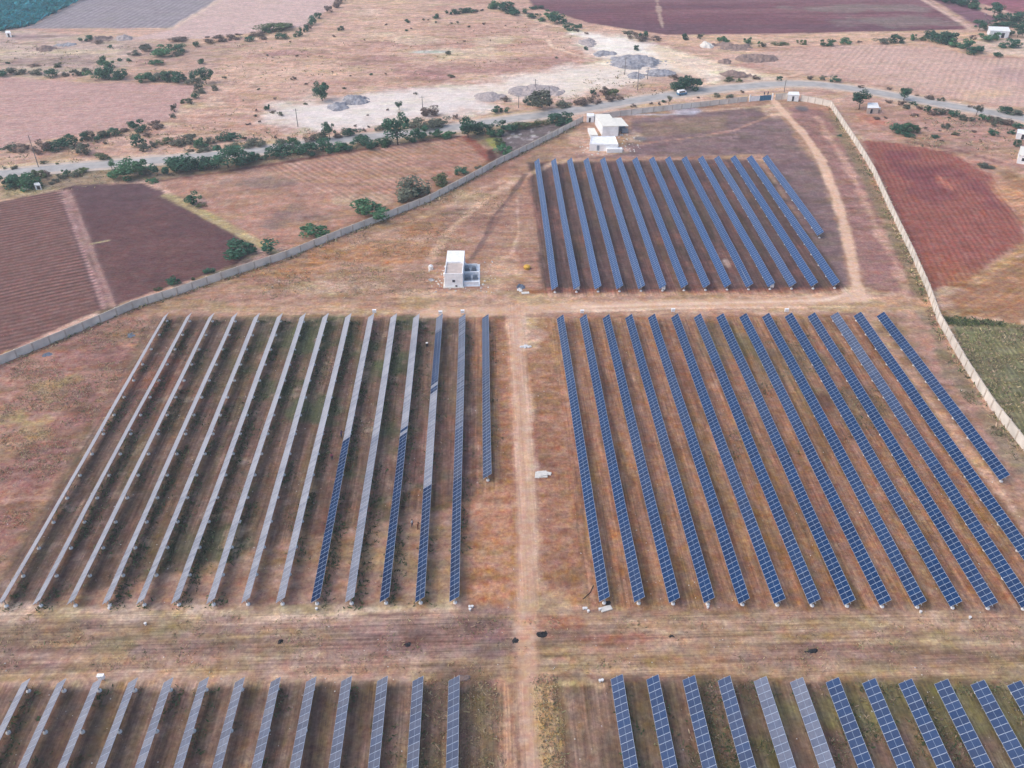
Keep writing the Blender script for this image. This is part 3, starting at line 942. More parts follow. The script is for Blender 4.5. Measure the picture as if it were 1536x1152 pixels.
field("ochre_field", F_OCH, (direction((1420, 460), (1500, 420)), 1.6, 0.05))
field("crop_field", F_CROP, (direction((1460, 500), (1520, 600)), 1.1, 0.16))


# tracks and road
def ribbon(name, pts, widths, mat, dz, step=2.0):
    """level strip along a ground line"""
    P = [Vector((p[0], p[1], 0)) for p in pts]
    # Catmull-Rom
    out = []
    for i in range(len(P) - 1):
        p0, p1, p2, p3 = P[max(i - 1, 0)], P[i], P[i + 1], P[min(i + 2, len(P) - 1)]
        n = max(1, int((p2 - p1).length / step))
        for j in range(n):
            t = j / n
            out.append(0.5 * ((2 * p1) + (p2 - p0) * t + (2 * p0 - 5 * p1 + 4 * p2 - p3) * t * t + (3 * p1 - p0 - 3 * p2 + p3) * t ** 3))
    out.append(P[-1])
    mb = MB()
    vs, fs = [], []
    rr = random.Random(3)
    for i, p in enumerate(out):
        d = (out[min(i + 1, len(out) - 1)] - out[max(i - 1, 0)]).normalized()
        nn = Vector((-d.y, d.x, 0))
        for k, w in enumerate(widths):
            jit = rr.uniform(-.25, .25) if k in (0, len(widths) - 1) else 0
            vs.append(p + nn * (w + jit) + Vector((0, 0, dz)))
    m = len(widths)
    for i in range(len(out) - 1):
        for k in range(m - 1):
            fs.append((i * m + k + 1, i * m + k, i * m + m + k, i * m + m + k + 1))
    mb.add(vs, fs)
    o = mb.build(name, mat)
    return tag(o, kind='structure'), out


ribbon("road_verge", ROAD, (-5.2, 5.2), M['verge'], 0.055)
ribbon("road", ROAD, (-3.1, -1, 1, 3.1), M['asphalt'], 0.09)
for i_, (nm, (pl, wd)) in enumerate(PATHS.items()):
    pw = W(pl)
    msk = line_d(*FC, pw) < wd / 2
    tag(sheet("dirt_track", GF[msk], M['soil'], 0.008 + 0.006 * i_), kind='structure')

# ------------------------------------------------------------------ solar trackers


def panel_mesh(W_, P_):
    """one framed module lying in the local xy plane: glass in two halves, light frame and mid gap"""
    mb = MB()
    w, p, t = W_ / 2, P_ / 2, 0.018
    fr = 0.030
    mb.box(-w, w, -p, p, -t, t, 1)
    z = t + 0.003
    for x0, x1 in ((-w + fr, -0.016), (0.016, w - fr)):
        mb.add([(x0, -p + fr, z), (x1, -p + fr, z), (x1, p - fr, z), (x0, p - fr, z)], [(0, 1, 2, 3)], 0)
    mb.add([(-0.016, -p + fr, z), (0.016, -p + fr, z), (0.016, p - fr, z), (-0.016, p - fr, z)], [(0, 1, 2, 3)], 2)
    return mb.mesh("solar_panel", [M['glass'], M['alu'], M['busbar']])


PANEL_W = 2.0
PM_A, PM_B = panel_mesh(PANEL_W, 0.985), panel_mesh(PANEL_W, 1.12)
post_mb = MB()
post_mb.lathe([(0.34, -0.1), (0.32, 0.18), (0.22, 0.30), (0.0, 0.32)], 10, mi=1)
post_mb.box(-0.07, 0.07, -0.05, 0.05, 0.2, HUB - 0.10)
post_mb.box(-0.12, 0.12, -0.08, 0.08, HUB - 0.22, HUB - 0.03)
POST = post_mb.mesh("post", [M['steel'], M['concrete']])
mot = MB()
mot.box(-0.16, 0.16, -0.22, 0.22, HUB - 0.48, HUB - 0.16)
mot.tube((0.16, 0, HUB - 0.3), (0.55, 0, HUB - 0.52), 0.05)
MOTOR = mot.mesh("drive_motor", M['white'])


def yy(py):
    return at(716, py, HUB).y


def dust(block, k, Y):
    """how much dust lies on the module (workers are washing the left block row by row)"""
    if block == 'L':
        if k == -1: return 0.16
        if k == 0: return 0.34 if Y > yy(640) else (0.20 if Y > yy(720) else 0.06)
        if k == 1: return 0.42 if Y > yy(498) else (0.08 if Y > yy(582) else (0.72 if Y > yy(722) else 0.05))
        if k == 2: return 0.80 if Y > yy(643) else 0.03
        if k == 3: return 0.85 if Y > yy(652) else (0.58 if Y > yy(690) else 0.66)
        if k == 4: return 0.85 if Y > yy(652) else 0.03
        return 0.74 + 0.22 * min(1, max(0, (Y - yy(905)) / 60))
    if block == 'R':
        if k == 12: return 0.05 + 0.26 * min(1, max(0, (Y - yy(720)) / 40))
        return 0.05
    if block == 'T': return 0.10
    if block == 'B': return {0: .22, 1: .20, 2: .22, 3: .28, 4: .72, 5: .74}.get(k, .15)
    return 0.34 + 0.03 * k


def place(name, mesh, parent, loc, rot=(0, 0, 0)):
    o = link(bpy.data.objects.new(name, mesh))
    o.parent = parent
    o.location, o.rotation_euler = loc, rot
    return o


def row_label(b, k):
    if b == 'L':
        if k == -1: return "short clean blue tracker row ending halfway down, nearest the middle track in the left block"
        extra = {0: "pale far half, dark near half", 1: "bands of dark and pale panels", 2: "near half dark, far half white",
                 3: "pale between two half dark rows", 4: "leftmost of the partly dark rows"}.get(k)
        if extra: return f"{ORD[k]} full tracker row left of the middle track, {extra}"
        if k == 13: return "outermost white dusty tracker row on the left edge of the left block"
        return f"white dusty tracker row, {ORD[13 - k]} from the left edge of the left block"
    if b == 'R':
        if k == 14: return "short blue tracker row ending early beside the right boundary wall"
        if k == 0: return "blue tracker row of the right block nearest the middle track"
        if k == 12: return "pale dusty topped blue tracker row, third from the right in the right block"
        return f"{ORD[k]} blue tracker row right of the middle track in the right block"
    if b == 'T':
        if k == 14: return "short rightmost tracker row of the far block beside the pale gate track"
        return f"blue tracker row in the far block by the white buildings, {ORD[k]} from its left"
    if b == 'B':
        if k in (4, 5): return f"grey dust covered tracker row at the bottom right, {'left' if k == 4 else 'right'} one of the pair"
        return f"blue tracker row in the nearest right block, {ORD[k]} from the middle track"
    return f"greyish blue tracker row in the nearest left block, {ORD[k]} left of the middle track"


GROUPS = {'L': "tracker rows of the left block", 'R': "tracker rows of the right block", 'T': "tracker rows of the far block",
          'B': "tracker rows nearest the camera on the right", 'C': "tracker rows nearest the camera on the left"}


def ease(t):
    return t * t * (3 - 2 * t)


for r in rows:
    a, b, n, b_, k = r['a'], r['b'], r['n'], r['block'], r['k']
    d = b - a
    L_ = d.length
    rz = math.atan2(d.y, d.x) - math.pi / 2
    root = empty("solar_tracker", (a.x, a.y, 0), rz)
    tag(root, row_label(b_, k), "solar panels", GROUPS[b_])
    p = L_ / n
    rr = random.Random(hash((b_, k)) & 0xffff if False else (ord(b_) * 131 + k * 7))
    ph = [rr.uniform(0, 6.28) for _ in range(4)]
    tilt0 = r['tilt'] + math.radians(rr.uniform(-0.6, 0.6))
    pm = PM_B if b_ in 'BC' else PM_A

    def sag(s):
        return 0.05 * math.sin(s / 11 + ph[0]) + 0.03 * math.sin(s / 4.1 + ph[1]), 0.05 * math.sin(s / 14 + ph[2])

    if b_ == 'T':
        mb = MB()
        cols = []
        for i in range(n):
            s = (i + 0.5) * p
            dz, dx = sag(s)
            Mx = Matrix.Translation((dx + math.sin(-tilt0) * 0.1, s, HUB + dz + 0.1 * math.cos(tilt0))) @ Matrix.Rotation(-tilt0, 4, 'Y')
            nv = [Mx @ v.co for v in pm.vertices]
            mb.add(nv, [tuple(q.vertices) for q in pm.polygons])
            mb.m[-len(pm.polygons):] = [q.material_index for q in pm.polygons]
        o = mb.build("panel_array", [M['glass'], M['alu'], M['busbar']], root)
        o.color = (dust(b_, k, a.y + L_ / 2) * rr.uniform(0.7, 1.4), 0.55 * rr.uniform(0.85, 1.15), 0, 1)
    else:
        for i in range(n):
            s = (i + 0.5) * p
            dz, dx = sag(s)
            tl = tilt0 + math.radians(0.7 * math.sin(s / 9 + ph[3]) + rr.uniform(-0.25, 0.25))
            o = place("solar_panel", pm, root, (dx - math.sin(tl) * 0.1, s, HUB + dz + 0.1 * math.cos(tl)), (0, -tl, 0))
            dd = dust(b_, k, a.y + s + (rr.uniform(-2.2, 2.2) if b_ == 'L' else 0)) * rr.uniform(0.80, 1.15)
            if b_ == 'R' and k != 12: dd *= 0.6 + 1.0 * ease(max(0, math.sin(s / 13 + ph[0] + k)))
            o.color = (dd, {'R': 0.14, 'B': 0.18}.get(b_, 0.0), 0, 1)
    MB().tube((0, -0.22, HUB - 0.02), (0, L_ + 0.22, HUB - 0.02), 0.07, n=6).build("torque_tube", M['steel'], root)
    np_ = max(2, round((L_ - 1) / 6.3) + 1)
    for i in range(np_):
        place("post", POST, root, (0, 0.6 + (L_ - 1.2) * i / (np_ - 1), 0))
    place("drive_motor", MOTOR, root, (0, L_ * 0.5, 0))

# ------------------------------------------------------------------ compound walls


def wall(px, h, label, panel=3.0, name="boundary_wall", th=0.13, mat='wall'):
    pts = [at(*p) for p in px]
    o0 = pts[0]
    root = empty(name, o0)
    tag(root, label, "wall")
    body, cop, posts = MB(), MB(), []
    for i in range(len(pts) - 1):
        a, b = pts[i] - o0, pts[i + 1] - o0
        d = b - a
        L_ = d.length
        Mx = Matrix.Translation(a) @ Matrix.Rotation(math.atan2(d.y, d.x), 4, 'Z')
        body.box(0, L_, -th / 2, th / 2, -0.2, h, 0, Mx)
        cop.box(0, L_, -th / 2 - 0.02, th / 2 + 0.02, h + 0.004, h + 0.09, 0, Mx)
        n = max(1, round(L_ / panel))
        for j in range(n + (1 if i == len(pts) - 2 else 0)):
            posts.append((a + d * (j / n), math.atan2(d.y, d.x)))
    body.build("wall_panels", M[mat], root)
    cop.build("coping", M['wallpost'], root)
    pmb = MB().box(-0.16, 0.16, -0.17, 0.17, -0.2, h + 0.16).mesh("wall_post", M['wallpost'])
    for p, rz in posts[:99]:
        place("wall_post", pmb, root, p, (0, 0, rz))
    return root


wall([(-130, 602), (-60, 572), (0, 547), (100, 506), (200, 463), (267, 442), (333, 419), (430, 387), (512, 354), (580, 328), (645, 302), (700, 273), (745, 248), (800, 221), (845, 198), (874, 183)],
     2.05, "long pale concrete wall running up the left from the ploughed field to the white buildings", 4.2)
wall([(884, 181), (930, 174), (980, 168), (1050, 160.5), (1120, 152.5)], 2.0, "low greyish boundary wall between the asphalt road and the far block", 4.5)
wall([(1163, 150), (1181, 148.5)], 2.3, "short brown wall piece between the gate and the white guard cabin", 3)
wall([(1201, 151.5), (1222, 155), (1245, 160), (1255, 175), (1270, 198), (1283, 217), (1297, 239.5), (1310, 262), (1340, 328), (1367, 384), (1391, 439), (1406, 481), (1425, 515), (1447, 553), (1486, 613), (1536, 676), (1600, 757)],
     2.25, "curved pale concrete wall down the right side beside the red field", 3.4)

# ------------------------------------------------------------------ buildings


def frame_from(p, q):
    """origin at world point p with x axis towards q"""
    d = q - p
    return math.atan2(d.y, d.x), d.length


# control house by the cross aisle
fl, fr_ = at(667.5, 431), at(694.5, 431)
rz, wd = frame_from(fl, fr_)
dep = at(693, 376, 3.6).y - at(694, 410.5, 3.6).y
house = empty("control_house", fl, rz)
tag(house, "small white flat roofed house by the cross aisle, transformers at its side", "house")
H1 = 3.5
mid = dep * 0.50
MB().box(0, wd, 0, dep, -0.2, H1).build("walls", M['white'], house)
MB().box(-0.45, wd + 0.3, -0.5, dep + 0.3, -0.2, 0.18).build("plinth", M['slab'], house)
rf = MB().box(0.22, wd - 0.22, 0.22, mid - 0.1, H1 + 0.003, H1 + 0.05).build("front_terrace", M['pinkroof'], house)
MB().box(0.0, wd, mid, dep, H1 + 0.003, H1 + 0.42).build("rear_roof", M['white'], house)
pp = MB()
for x0, x1, y0, y1 in ((0, wd, 0, 0.2), (0, 0.2, 0.2, mid), (wd - 0.2, wd, 0.2, mid)):
    pp.box(x0, x1, y0, y1, H1 + 0.003, H1 + 0.40)
pp.build("parapet", M['white'], house)
wf = MB().box(wd * .5 - 0.42, wd * .5 + 0.42, -0.05, 0.03, 1.45, 2.25).build("window", M['grey'], house)
MB().box(wd * .5 - 0.34, wd * .5 + 0.34, -0.07, -0.052, 1.53, 2.17).build("pane", M['dark'], wf)
MB().box(wd * .58, wd * .58 + 0.5, -0.06, 0.02, 0.2, 0.6).build("vent", M['dark'], house)
MB().box(-0.62, 0.0, dep * .3, dep * .3 + 0.9, 1.0, 1.7).build("air_conditioner", M['white'], house)

pad = MB().box(0, (at(720, 430) - at(695.2, 430)).length, 0, at(716, 397).y - at(716, 430).y, -0.1, 0.06).build("equipment_pad", M['grey'], None, at(695.2, 430))
tag(pad, "pale concrete pad under the transformer bays beside the white house", "concrete pad")
# transformer bays beside the house
bay0 = at(695.5, 430)
for i, (yb, hgt, lab) in enumerate(((429, 1.05, "pale grey bay wall nearest the cross aisle beside the white house"),
                                    (414, 1.0, "pale grey bay wall between the two transformer bays"),
                                    (402, 0.95, "pale grey bay wall farthest back beside the white house"))):
    p = at(696.5, yb)
    q = at(718 if i < 2 else 716, yb)
    w_ = (q - p).length
    e = empty("bay_wall", p)
    tag(e, lab, "wall", "bay walls beside the white house")
    MB().box(0, w_, 0, 0.35, -0.1, hgt).build("wall_body", M['grey'], e)
    MB().box(-0.05, w_ + 0.05, -0.05, 0.40, hgt + 0.003, hgt + 0.10).build("coping", M['white'], e)


def transformer(loc, s, label):
    e = empty("transformer", loc)
    tag(e, label, "transformer", "transformers beside the white house")
    MB().box(-0.75 * s, 0.75 * s, -0.5 * s, 0.5 * s, 0.15, 1.25 * s).build("tank", M['tgrey'], e)
    MB().box(-0.9 * s, 0.9 * s, -0.65 * s, 0.65 * s, -0.05, 0.147).build("skid", M['steel'], e)
    f = MB()
    for j in range(8):
        x = (-0.6 + j * 0.17) * s
        f.box(x, x + 0.04, -0.78 * s, -0.505 * s, 0.25, 1.1 * s)
        f.box(x, x + 0.04, 0.505 * s, 0.78 * s, 0.25, 1.1 * s)
    f.build("radiator", M['steel'], e)
    for j in range(3):
        MB().lathe([(0.09, 0), (0.13, 0.08), (0.07, 0.16), (0.12, 0.24), (0.05, 0.42), (0.0, 0.43)], 8, ((-0.45 + 0.45 * j) * s, 0.1, 1.252 * s)).build("bushing", M['sack'], e)
    MB().tube((-0.5 * s, -0.2, 1.55 * s), (0.5 * s, -0.2, 1.55 * s), 0.16, n=10).build("oil_tank", M['tgrey'], e)


transformer(at(702, 419), 1.0, "grey transformer in the nearer bay close to the house wall")
transformer(at(713, 418.5), 0.85, "smaller grey transformer in the nearer bay away from the house")
transformer(at(700, 406), 1.0, "dark grey transformer in the farther bay close to the house wall")
transformer(at(711, 405.5), 0.8, "small grey transformer in the farther bay away from the house")

# white hall, canopy and annexes at the head of the long wall


def quad_building(name, label, cat, roof_px, H, wall_m, roof_m, over=0.2, roof_t=0.18, open_front=False):
    pts = [at(px, py, H) for px, py in roof_px]           # front-left, front-right, back-right, back-left
    c = sum(pts, Vector()) / 4
    e = empty(name, (c.x, c.y, 0))
    tag(e, label, cat)
    loc = [(p.x - c.x, p.y - c.y) for p in pts]
    if not open_front:
        MB().prism(loc, -0.2, H).build("walls", wall_m, e)
    ov = []
    for x, y in loc:
        l = math.hypot(x, y)
        ov.append((x * (l + over) / l, y * (l + over) / l))
    MB().prism(ov, H + 0.004, H + roof_t).build("roof", roof_m, e)
    return e, loc


hall, hl = quad_building("white_hall", "long white hall with cream roof standing at the end of the long left wall", "building",
                         [(904, 189.7), (928, 189.7), (914.3, 172), (893, 172)], 3.6, M['white'], M['cream'])


def wall_openings(e, loc, i, j, specs, name="window", mat='dark'):
    """openings set proud on the wall face between corners i and j: (fraction along, width, z0, z1)"""
    a, b = Vector((*loc[i], 0)), Vector((*loc[j], 0))
    d = (b - a).normalized()
    n = Vector((d.y, -d.x, 0))
    for f, w_, z0, z1 in specs:
        c = a + (b - a) * f
        Mx = Matrix.Translation(c) @ Matrix.Rotation(math.atan2(d.y, d.x), 4, 'Z')
        o = MB().box(-w_ / 2 - .06, w_ / 2 + .06, -0.05, 0.02, z0 - .06, z1 + .06, 0, Mx).build(name, M['grey'], e)
        MB().box(-w_ / 2, w_ / 2, -0.075, -0.052, z0, z1, 0, Mx).build("pane" if name == "window" else "door_leaf", M[mat], o)


wall_openings(hall, hl, 3, 0, [(f, 0.8, 1.4, 2.4) for f in (0.15, 0.32, 0.5, 0.68, 0.85)], mat='grey')
can, cl = quad_building("canopy", "cream sheet roof on posts over a dark open bay right of the white hall", "canopy",
                        [(928.6, 189.4), (942.6, 189.2), (932, 177), (917, 177)], 2.9, M['white'], M['cream'], 0.1, 0.12, True)
for x, y in cl:
    MB().tube((x * .93, y * .93, -0.1), (x * .93, y * .93, 2.9), 0.08, n=8).build("post", M['steel'], can)
MB().box(cl[0][0] * .7, cl[1][0] * .8, cl[0][1] * .3, cl[0][1] * .3 + 0.12, 0, 2.7).build("back_sheet", M['tgrey'], can)
g = at(937, 199)
e = empty("generator", g)
tag(e, "dark machine set standing in the shade under the cream canopy", "machine")
MB().box(-1.1, 1.1, -0.6, 0.6, 0.15, 1.4).build("casing", M['tgrey'], e)
MB().box(-1.3, 1.3, -0.7, 0.7, -0.02, 0.147).build("base", M['black'], e)
MB().tube((0.6, 0, 1.4), (0.6, 0, 2.0), 0.08).build("exhaust", M['steel'], e)
ann, al = quad_building("white_annex", "low wide white annex with flat roof in front of the white hall", "building",
                        [(884.5, 217), (927.5, 218.4), (922.5, 205.5), (887, 206)], 2.2, M['white'], M['white'], 0.15, 0.14)
wall_openings(ann, al, 0, 1, [(0.30, 0.9, 0.2, 2.0)], "door", 'tgrey')
ap = MB()
for i, j in ((0, 1), (1, 2), (2, 3), (3, 0)):
    a, b = Vector((*al[i], 0)), Vector((*al[j], 0))
    d = b - a
    ap.box(0.12, d.length - 0.12, 0.02, 0.16, 2.345, 2.62, 0, Matrix.Translation(a) @ Matrix.Rotation(math.atan2(d.y, d.x), 4, 'Z'))
ap.build("parapet", M['white'], ann)
MB().box(0.6, 6.0, al[0][1] - 2.2, al[0][1] - 0.25, -0.1, 1.3).build("front_step", M['white'], ann)
cab, c2 = quad_building("white_cabin", "small white cabin with dark door left of the white hall", "cabin",
                        [(880.2, 174.6), (891.5, 174.6), (891, 170.2), (880.5, 170.2)], 2.3, M['white'], M['white'], 0.12, 0.1)
wall_openings(cab, c2, 0, 1, [(0.42, 0.7, 0.1, 1.8)], "door", 'dark')
shed, s2 = quad_building("low_shed", "low shed with cream grey roof between the white cabin and annex", "shed",
                         [(886, 203), (897, 203), (891.5, 192.5), (881.5, 192.5)], 1.0, M['grey'], M['cream'], 0.15, 0.1)
guard, g2 = quad_building("guard_cabin", "white guard cabin with dark doorway beside the gate on the road", "cabin",
                          [(1182, 142.2), (1199, 143), (1197.5, 138), (1183.5, 138)], 2.5, M['white'], M['white'], 0.2, 0.12)
wall_openings(guard, g2, 0, 1, [(0.5, 0.75, 0.1, 2.0)], "door", 'dark')
hut, h2 = quad_building("roadside_hut", "white roofed hut beside the round dark tree near the road bend", "hut",
                        [(1301.5, 162), (1318.5, 162), (1316, 154.5), (1302, 154.5)], 2.2, M['verge'], M['white'], 0.25, 0.1)
wall_openings(hut, h2, 0, 1, [(0.4, 0.9, 0.1, 1.8)], "door", 'dark')
kio, k2 = quad_building("kiosk", "tiny white kiosk with dark open front among the roadside bushes on the left", "hut",
                        [(51.5, 277.5), (60.5, 277), (58, 273.6), (50.5, 274)], 1.7, M['white'], M['white'], 0.1, 0.1)
wall_openings(kio, k2, 0, 1, [(0.55, 1.0, 0.15, 1.35)], "door", 'dark')
far, f2 = quad_building("farm_shed", "long white farm shed among trees in the far right corner", "shed",
                        [(1486, 46), (1515, 47.5), (1512, 41), (1483, 40)], 3.2, M['grey'], M['white'], 0.4, 0.15)
wall_openings(far, f2, 0, 1, [(0.3, 1.4, 0.1, 2.4), (0.7, 1.4, 0.1, 2.4)], "door", 'dark')
ed, e2 = quad_building("edge_house", "pale flat roofed house cut by the right picture edge above the red field", "house",
                       [(1529, 233), (1556, 237), (1552, 222), (1531, 220)], 2.8, M['white'], M['cream'], 0.2, 0.15)
wall_openings(ed, e2, 0, 1, [(0.3, 1.0, 1.1, 2.1)])
ed2, e3 = quad_building("edge_shed", "small pale shed by the road at the right picture edge", "shed",
                        [(1526, 200), (1550, 203), (1548, 196), (1527, 194)], 2.0, M['white'], M['white'], 0.2, 0.1)
wall_openings(ed2, e3, 0, 1, [(0.4, 0.9, 0.1, 1.8)], "door", 'dark')
fh, f3 = quad_building("field_hut", "small white hut below the teal crop in the far left corner", "hut",
                       [(8, 49.5), (16, 49.5), (15, 46.5), (8.5, 46.5)], 2.0, M['white'], M['white'], 0.2, 0.1)
wall_openings(fh, f3, 0, 1, [(0.5, 0.9, 0.1, 1.7)], "door", 'dark')

# gate
ga, gb = at(1125, 152.5), at(1157, 150.2)
rzg, wg = frame_from(ga, gb)
gate = empty("gate", ga, rzg)
tag(gate, "sheet metal gate with a white leaf and a blue leaf facing the road", "gate")
lf = MB().box(0, wg * .43, -0.04, 0.04, 0.1, 2.1).build("white_leaf", M['white'], gate)
rb = MB()
for j in range(5): rb.box(wg * .43 * j / 4 - .03 * (j > 0), wg * .43 * j / 4 + .03, -0.075, -0.043, 0.1, 2.1)
rb.build("ribs", M['grey'], lf)
lf = MB().box(wg * .44, wg * .97, -0.04, 0.04, 0.1, 2.1).build("blue_leaf", M['blue'], gate)
rb = MB()
for j in range(6): rb.box(wg * (.44 + .53 * j / 5) - .03, wg * (.44 + .53 * j / 5) + .03, -0.075, -0.043, 0.1, 2.1)
rb.build("ribs", M['navy'], lf)
for x in (-0.25, wg + 0.25):
    MB().box(x - .22, x + .22, -0.22, 0.22, -0.1, 2.7).build("gate_pillar", M['white'], gate)

# ------------------------------------------------------------------ vehicle on the road
ca, cb = at(1016, 143.5), at(1029, 141.6)
rzc, wl = frame_from(ca, cb)
van = empty("van", (ca + cb) / 2 + Vector((0, 0, 0.09)), rzc)
tag(van, "small white and blue van driving on the asphalt road past the big round bush", "van")
Lv, Wv = 4.0, 1.7


def side_prism(prof, y0, y1):
    n = len(prof)
    mb = MB()
    vs = [(x, y0, z) for x, z in prof] + [(x, y1, z) for x, z in prof]
    fs = [tuple(range(n)), tuple(range(2 * n - 1, n - 1, -1))] + [((i + 1) % n, i, n + i, n + (i + 1) % n) for i in range(n)]
    return mb.add(vs, fs)


side_prism([(-2, .35), (2, .35), (2.02, .9), (1.9, 1.05), (-2, 1.05)], -Wv / 2, Wv / 2).build("lower_body", M['blue'], van)
side_prism([(-2, 1.054), (1.88, 1.054), (1.25, 1.85), (1.0, 1.95), (-1.9, 1.95), (-2, 1.85)], -Wv / 2 + .04, Wv / 2 - .04).build("upper_body", M['white'], van)
for s_ in (-1, 1):
    y0 = s_ * (Wv / 2 - .035)
    MB().box(-1.7, 0.9, min(y0, y0 + s_ * .02), max(y0, y0 + s_ * .02), 1.2, 1.7).build("side_window", M['carglass'], van)
    for x in (-1.25, 1.25):
        wv = MB().tube((x, s_ * (Wv / 2 - .2), .32), (x, s_ * (Wv / 2 + .02), .32), .32, n=14).build("wheel", M['tyre'], van)
        MB().tube((x, s_ * (Wv / 2 + .022), .32), (x, s_ * (Wv / 2 + .035), .32), .17, n=10).build("rim", M['steel'], wv)
    MB().box(2.022, 2.05, s_ * .6 - .14, s_ * .6 + .14, .6, .78).build("headlight", M['sack'], van)
MB().add([(1.87, -.72, 1.10), (1.87, .72, 1.10), (1.31, .68, 1.81), (1.31, -.68, 1.81)], [(0, 1, 2, 3)]).build("windscreen", M['carglass'], van, (0.03, 0, 0.02))

# ------------------------------------------------------------------ utility poles


def pole(base, top, label, arm=True):
    b = at(*base)
    # height at which the top pixel lies above the base
    lo, hi = 1.0, 20.0
    for _ in range(40):
        m_ = (lo + hi) / 2
        d = Vector((b.x, b.y, m_)) - cam.location
        c = _R.transposed() @ d
        y = 576 - FPX * c.y / -c.z
        if y > top[1]: lo = m_
        else: hi = m_
    h = min(max(lo, 5), 11)
    e = empty("utility_pole", b)
    tag(e, label, "pole", "utility poles along the road")
    MB().tube((0, 0, -0.3), (0, 0, h), 0.17, 0.11, 8).build("shaft", M['pole'], e)
    if arm:
        MB().box(-0.9, 0.9, -0.06, 0.06, h - 0.6, h - 0.48).build("cross_arm", M['steel'], e)
        for x in (-.8, 0, .8):
            MB().lathe([(.05, 0), (.08, .06), (.04, .12), (.07, .18), (0, .24)], 8, (x, 0, h - .478 if x else h + .002)).build("insulator", M['sack'], e)


for bs, tp, lb in (((937, 112), (940, 86), "tall dark pole in front of the large grey gravel heap"),
                   ((956, 135), (957, 101), "tall dark pole nearest the road below the grey gravel heaps"),
                   ((971, 119), (972, 101), "pale thin pole right of the two tall dark ones by the gravel"),
                   ((824, 158), (824, 130), "thin pole standing behind the dark roadside thicket"),
                   ((803, 137), (803, 120), "thin pole on the pinkish rubble heap"),
                   ((778, 162), (778, 143), "thin pole left of the dark roadside thicket"),
                   ((634, 164), (634, 144), "thin pole on the white quarry dust near a small tree"),
                   ((447, 190), (445, 163), "thin pole at the left edge of the white quarry dust"),
                   ((58, 251), (41, 203), "tall pole beside the road at the far left below the pink field"),
                   ((1176, 138), (1176, 126), "short pole by the road behind the guard cabin"),
                   ((1475, 36), (1477, 20), "pole by the trees left of the far farm shed")):
    pole(bs, tp, lb)

# ------------------------------------------------------------------ heaps


def heap(px, py, wpx, hpx, Hm, mat, name, label, cat, seed, rot=0.0, n=34, rag=0.6):
    Hm *= 0.6 if mat is M['black'] else 1.0
    c = at(px, py)
    rx = wpx / 2 / pxm(py)
    ry = max(abs(at(px, py - hpx / 2).y - at(px, py + hpx / 2).y) / 2, 0.4)
    g = np.linspace(-1.15, 1.15, n)
    X, Y = np.meshgrid(g, g)
    x, y = X.ravel(), Y.ravel()
    r_ = np.sqrt(x * x + y * y)
    nz = fbm(x * rx + seed * 31, y * ry + seed * 17, max(rx, ry) * 0.6, 4, seed)
    fine = fbm(x * rx + seed * 5, y * ry, 1.4, 3, seed + 3)
    z = Hm * (np.clip(1.05 - r_ + nz * rag, 0, None) ** 0.8) + 0.12 * Hm * fine * (r_ < 1)
    z = np.where(r_ > 1.1, -0.15, z - 0.06)
    cr, sr = math.cos(rot), math.sin(rot)
    vs = [(cr * a * rx - sr * b * ry, sr * a * rx + cr * b * ry, zz) for a, b, zz in zip(x, y, z)]
    fs = [(j * n + i, j * n + i + 1, (j + 1) * n + i + 1, (j + 1) * n + i) for j in range(n - 1) for i in range(n - 1)
          if max(z[j * n + i], z[j * n + i + 1], z[(j + 1) * n + i], z[(j + 1) * n + i + 1]) > -0.055]
    o = MB().add(vs, fs).build(name, mat, None, c)
    tag(o, label, cat)
    return o


heap(534, 151, 40, 12, 2.0, M['gravel'], "gravel_heap", "dark blue grey gravel heap at the left of the white quarry dust", "gravel heap", 1, 0.35)
heap(506, 160, 34, 12, 1.6, M['gravel'], "gravel_heap", "smaller dark gravel heap below left of the blue grey one", "gravel heap", 2, 0.2)
heap(805, 138, 76, 16, 1.8, M['rubble'], "rubble_heap", "wide pinkish grey rubble heap on the quarry dust above the thicket", "rubble heap", 3)
heap(735, 146, 46, 12, 1.2, M['rubble'], "rubble_heap", "lower pinkish rubble heap left of the wide one", "rubble heap", 4)
heap(955, 93, 92, 20, 2.6, M['gravel'], "gravel_heap", "largest grey gravel heap below the brightest white patch", "gravel heap", 5, -0.15)
heap(905, 81, 36, 8, 1.4, M['gravel'], "gravel_heap", "small grey gravel heap left behind the largest one", "gravel heap", 6)
heap(988, 110, 50, 9, 1.4, M['gravel'], "gravel_heap", "flat grey gravel heap in front of the largest one, right", "gravel heap", 7)
heap(954, 114, 26, 9, 1.3, M['gravel'], "gravel_heap", "grey gravel heap at the foot of the dark poles", "gravel heap", 8)
heap(882, 64, 26, 12, 1.5, M['rubble'], "rubble_heap", "pale stone heap at the left edge of the brightest white patch", "rubble heap", 9)
heap(1060, 69, 20, 7, 2.0, M['chalk'], "chalk_heap", "small bright white heap below the purple field", "chalk heap", 10)
heap(1098, 71, 60, 11, 2.2, M['spoil'], "earth_bank", "long brown earth bank right of the small white heap", "earth bank", 11, -0.25)
heap(1135, 89, 58, 10, 2.2, M['spoil'], "earth_bank", "brown earth bank above the bend of the road, middle one", "earth bank", 12)
heap(1104, 112, 44, 9, 1.6, M['spoil'], "earth_bank", "brown earth bank nearest the bend of the road", "earth bank", 13, -0.2)
heap(1087, 93, 20, 7, 1.2, M['spoil'], "earth_bank", "small brown earth bank left of the middle one", "earth bank", 14)
heap(70, 74, 26, 7, 1.6, M['spoil'], "earth_bank", "brown earth mound alone on the far left waste ground", "earth bank", 15)
heap(150, 60, 38, 9, 1.8, M['spoil'], "earth_bank", "dark earth bank below the grey striped field", "earth bank", 16, 0.4)
